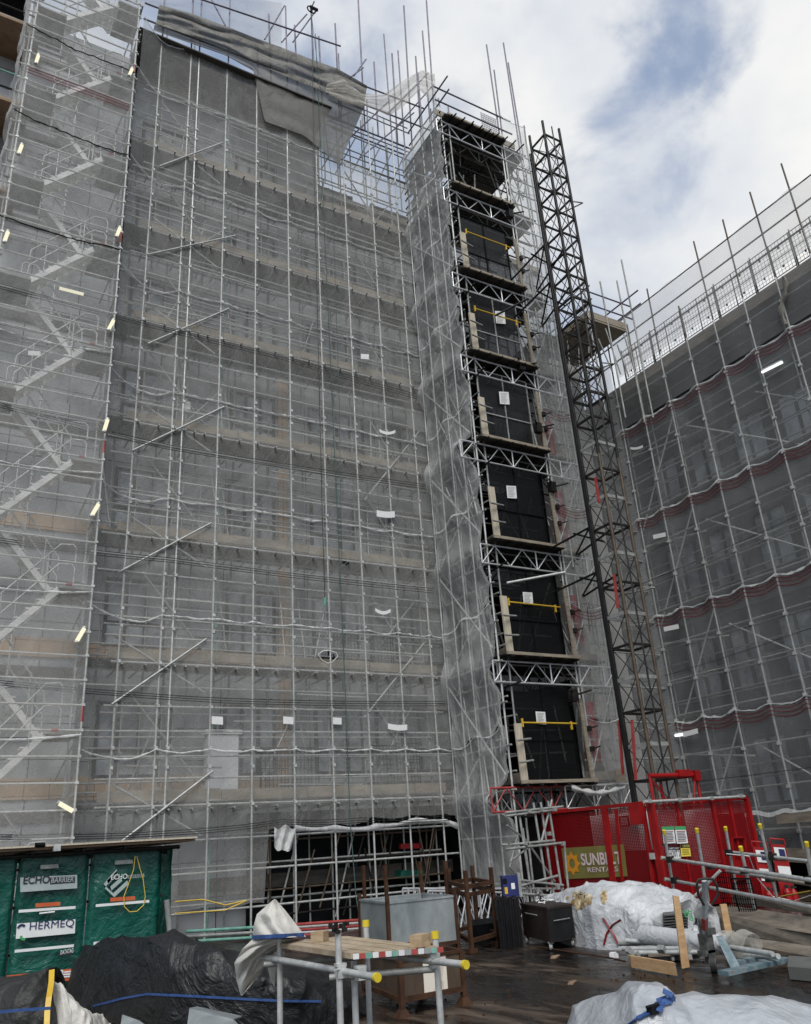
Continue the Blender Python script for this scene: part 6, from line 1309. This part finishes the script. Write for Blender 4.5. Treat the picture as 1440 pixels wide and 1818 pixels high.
# fire points
for i, (u, v, d0) in enumerate(((1348, 1503, 16.8), (1380, 1498, 16.6))):
    t = thing('fire_point', ['red fire point stand with two signs, left of the pair', 'red fire point stand with two signs, right of the pair'][i], 'fire point', PD(u, 1590, d0), 'fire points beside the ramp')
    a = PD(u-12, v, d0); b = PD(u+14, v+2, d0); w_ = (b-a); lo = Vector((0, 0, -1.25))
    MB().slab(a, b, b+lo, a+lo, (.03, .05, 0)).build('back_board', 'red', t); MB().path([a, a+up_*.1, b+up_*.1, b], .02, 6).build('hoop', 'red', t)
    o = -FWD*.03
    MB().slab(a+w_*.12+o-up_*.05, b-w_*.12+o-up_*.05, b-w_*.12+o-up_*.28, a+w_*.12+o-up_*.28, (.01, .01, 0)).build('sign', 'signw', t)
    MB().slab(a+w_*.42+o*1.6-up_*.07, b-w_*.18+o*1.6-up_*.07, b-w_*.18+o*1.6-up_*.22, a+w_*.42+o*1.6-up_*.22, (.01, .01, 0)).build('sign_print', 'navy', t)
    MB().slab(a+w_*.12+o-up_*.40, b-w_*.05+o-up_*.40, b-w_*.05+o-up_*.63, a+w_*.12+o-up_*.63, (.01, .01, 0)).build('sign', 'signw', t)
    for k, fx in enumerate((.3, .72)):
        c2 = a+w_*fx+o*4-up_*.98; e_ = MB().tube(c2-up_*.28, c2+up_*.14, .075, 14).tube(c2+up_*.14, c2+up_*.21, .075, 14, .03).build('extinguisher', 'red', t)
        MB().box(c2+up_*.24, (.05, .05, .06)).tube(c2+up_*.24, c2+up_*.24+w_*.25, .012).build('valve', 'rubber', e_)
        MB().box(c2+o*2.6-up_*.05, (.08, .02, .14)).build('label', 'signw', e_)
cable([PD(1290, 1516, 14.2), PD(1330, 1520, 13.8), PD(1345, 1560, 14.2), PD(1372, 1592, 14.5), PD(1410, 1600, 14.3), PD(1440, 1590, 13.0)], .009, 'paper', 'thin white cable looping from the handrail to the fire points', 'cable')
cable([PD(1385, 1592, 14.5), PD(1440, 1582, 12.5)], .012, 'yrope', 'yellow cable on the ground beyond the ramp boards', 'cable')
# loose sheet metal bottom centre-left
t = MB().slab(PD(332, 1822, 6.6), PD(336, 1792, 6.9), PD(415, 1812, 6.7), PD(430, 1828, 6.4), (.01, .01, .0)); t.slab(PD(336, 1792, 6.9), PD(415, 1812, 6.7), PD(430, 1806, 7.2), PD(350, 1789, 7.3), (0, 0, .01)); tag(t.build('sheet_metal', 'tank'), 'bent galvanised sheet metal at the bottom edge', 'sheet metal', 'loose sheet metal pieces')
t = MB().slab(PD(214, 1820, 7.2), PD(217, 1802, 7.4), PD(245, 1812, 7.1), PD(262, 1824, 7.0), (.01, .01, .0)); tag(t.build('sheet_metal', 'tank'), 'small bent metal corner left of the larger bent sheet', 'sheet metal', 'loose sheet metal pieces')
# base tubes inside the opening and green barrier tube rows
t = thing('stacked_barriers', 'stack of red white and green barrier tubes on the ground inside the scaffold', 'barrier stack', PY(600, 1640, 17.5))
for j, m_ in enumerate(('red_t', 'alu', 'red_t', 'galv', 'red_t')): MB().tube(PY(520, 1662-5*j, 17.2), PY(690, 1650-5*j, 17.2), .03).build('tube', m_, t)
for j, m_ in enumerate(('green_t', 'galv2', 'green_t')): MB().tube(PY(330, 1672-9*j, 17.3), PY(462, 1664-9*j, 17.3), .03).build('tube', m_, t)
for j in range(14):
    x = rnd(7.4, 12.3); y = rnd(19.0, 19.6); MB().tube((x, y, rnd(0, .8)), (x+rnd(-.9, .9), y, rnd(1.4, 2.5)), .023, 6).build('inner_tube', 'mast2' if j % 4 else 'mast', sc)
for j in range(4): MB().tube((7.3, 19.0+.12*j, .3+.52*j), (12.3, 19.0+.12*j, .32+.52*j), .023, 6).build('inner_tube', 'mast2' if j % 2 else 'mast', sc)
cr_ = MB().slab(PY(712, 1545, 19.2), PY(752, 1545, 19.2), PY(752, 1558, 19.2), PY(712, 1560, 19.2), (0, .3, 0)); tag(cr_.build('green_crate', 'green'), 'green crate glimpsed deep inside the dark opening', 'crate')
cr_ = MB().slab(PY(712, 1498, 19.2), PY(750, 1497, 19.2), PY(750, 1506, 19.2), PY(712, 1507, 19.2), (0, .1, 0)); tag(cr_.build('hanging_board', 'redd'), 'dark red panel hanging above the green crate in the opening', 'panel')
vb = MB().box((9.9, 19.75, 1.25), (5.6, .06, 2.5)).box((12.7, 19.0, 1.25), (.06, 1.4, 2.5)); tag(vb.build('void_shade', 'black'), 'black backing standing in for the shade deep in the ground floor opening', 'sheeting')  # black boxes added to make the inside of the opening dark

lt = MB()
for k in range(120):
    c2 = PZ(rnd(650, 1440), rnd(1690, 1815), 0); a = rnd(0, 6.3); w = rnd(.006, .022)
    lt.box(c2+Vector((0, 0, .006+w*.1)), (w*rnd(.6, 2.2), w, .012+w*.2), Matrix.Rotation(a, 3, 'Z'))
o = lt.build('litter', 'rust'); tag(o, 'small chips of timber and dirt scattered over the dark ground', 'litter'); o['kind'] = 'stuff'
for (u, v, w, lb) in ((985, 1699, .16, 'flat rusty offcut lying on the ground before the tool chest'), (1015, 1745, .12, 'small pale offcut on the ground behind the milky bundle')):
    p = PZ(u, v, .01); t = MB().box(p, (w*1.6, w*.5, .012), Matrix.Rotation(.7, 3, 'Z')).box(p+Vector((.03, .02, .01)), (w*.8, w*.3, .01)); tag(t.build('offcut', 'brown'), lb, 'offcut')
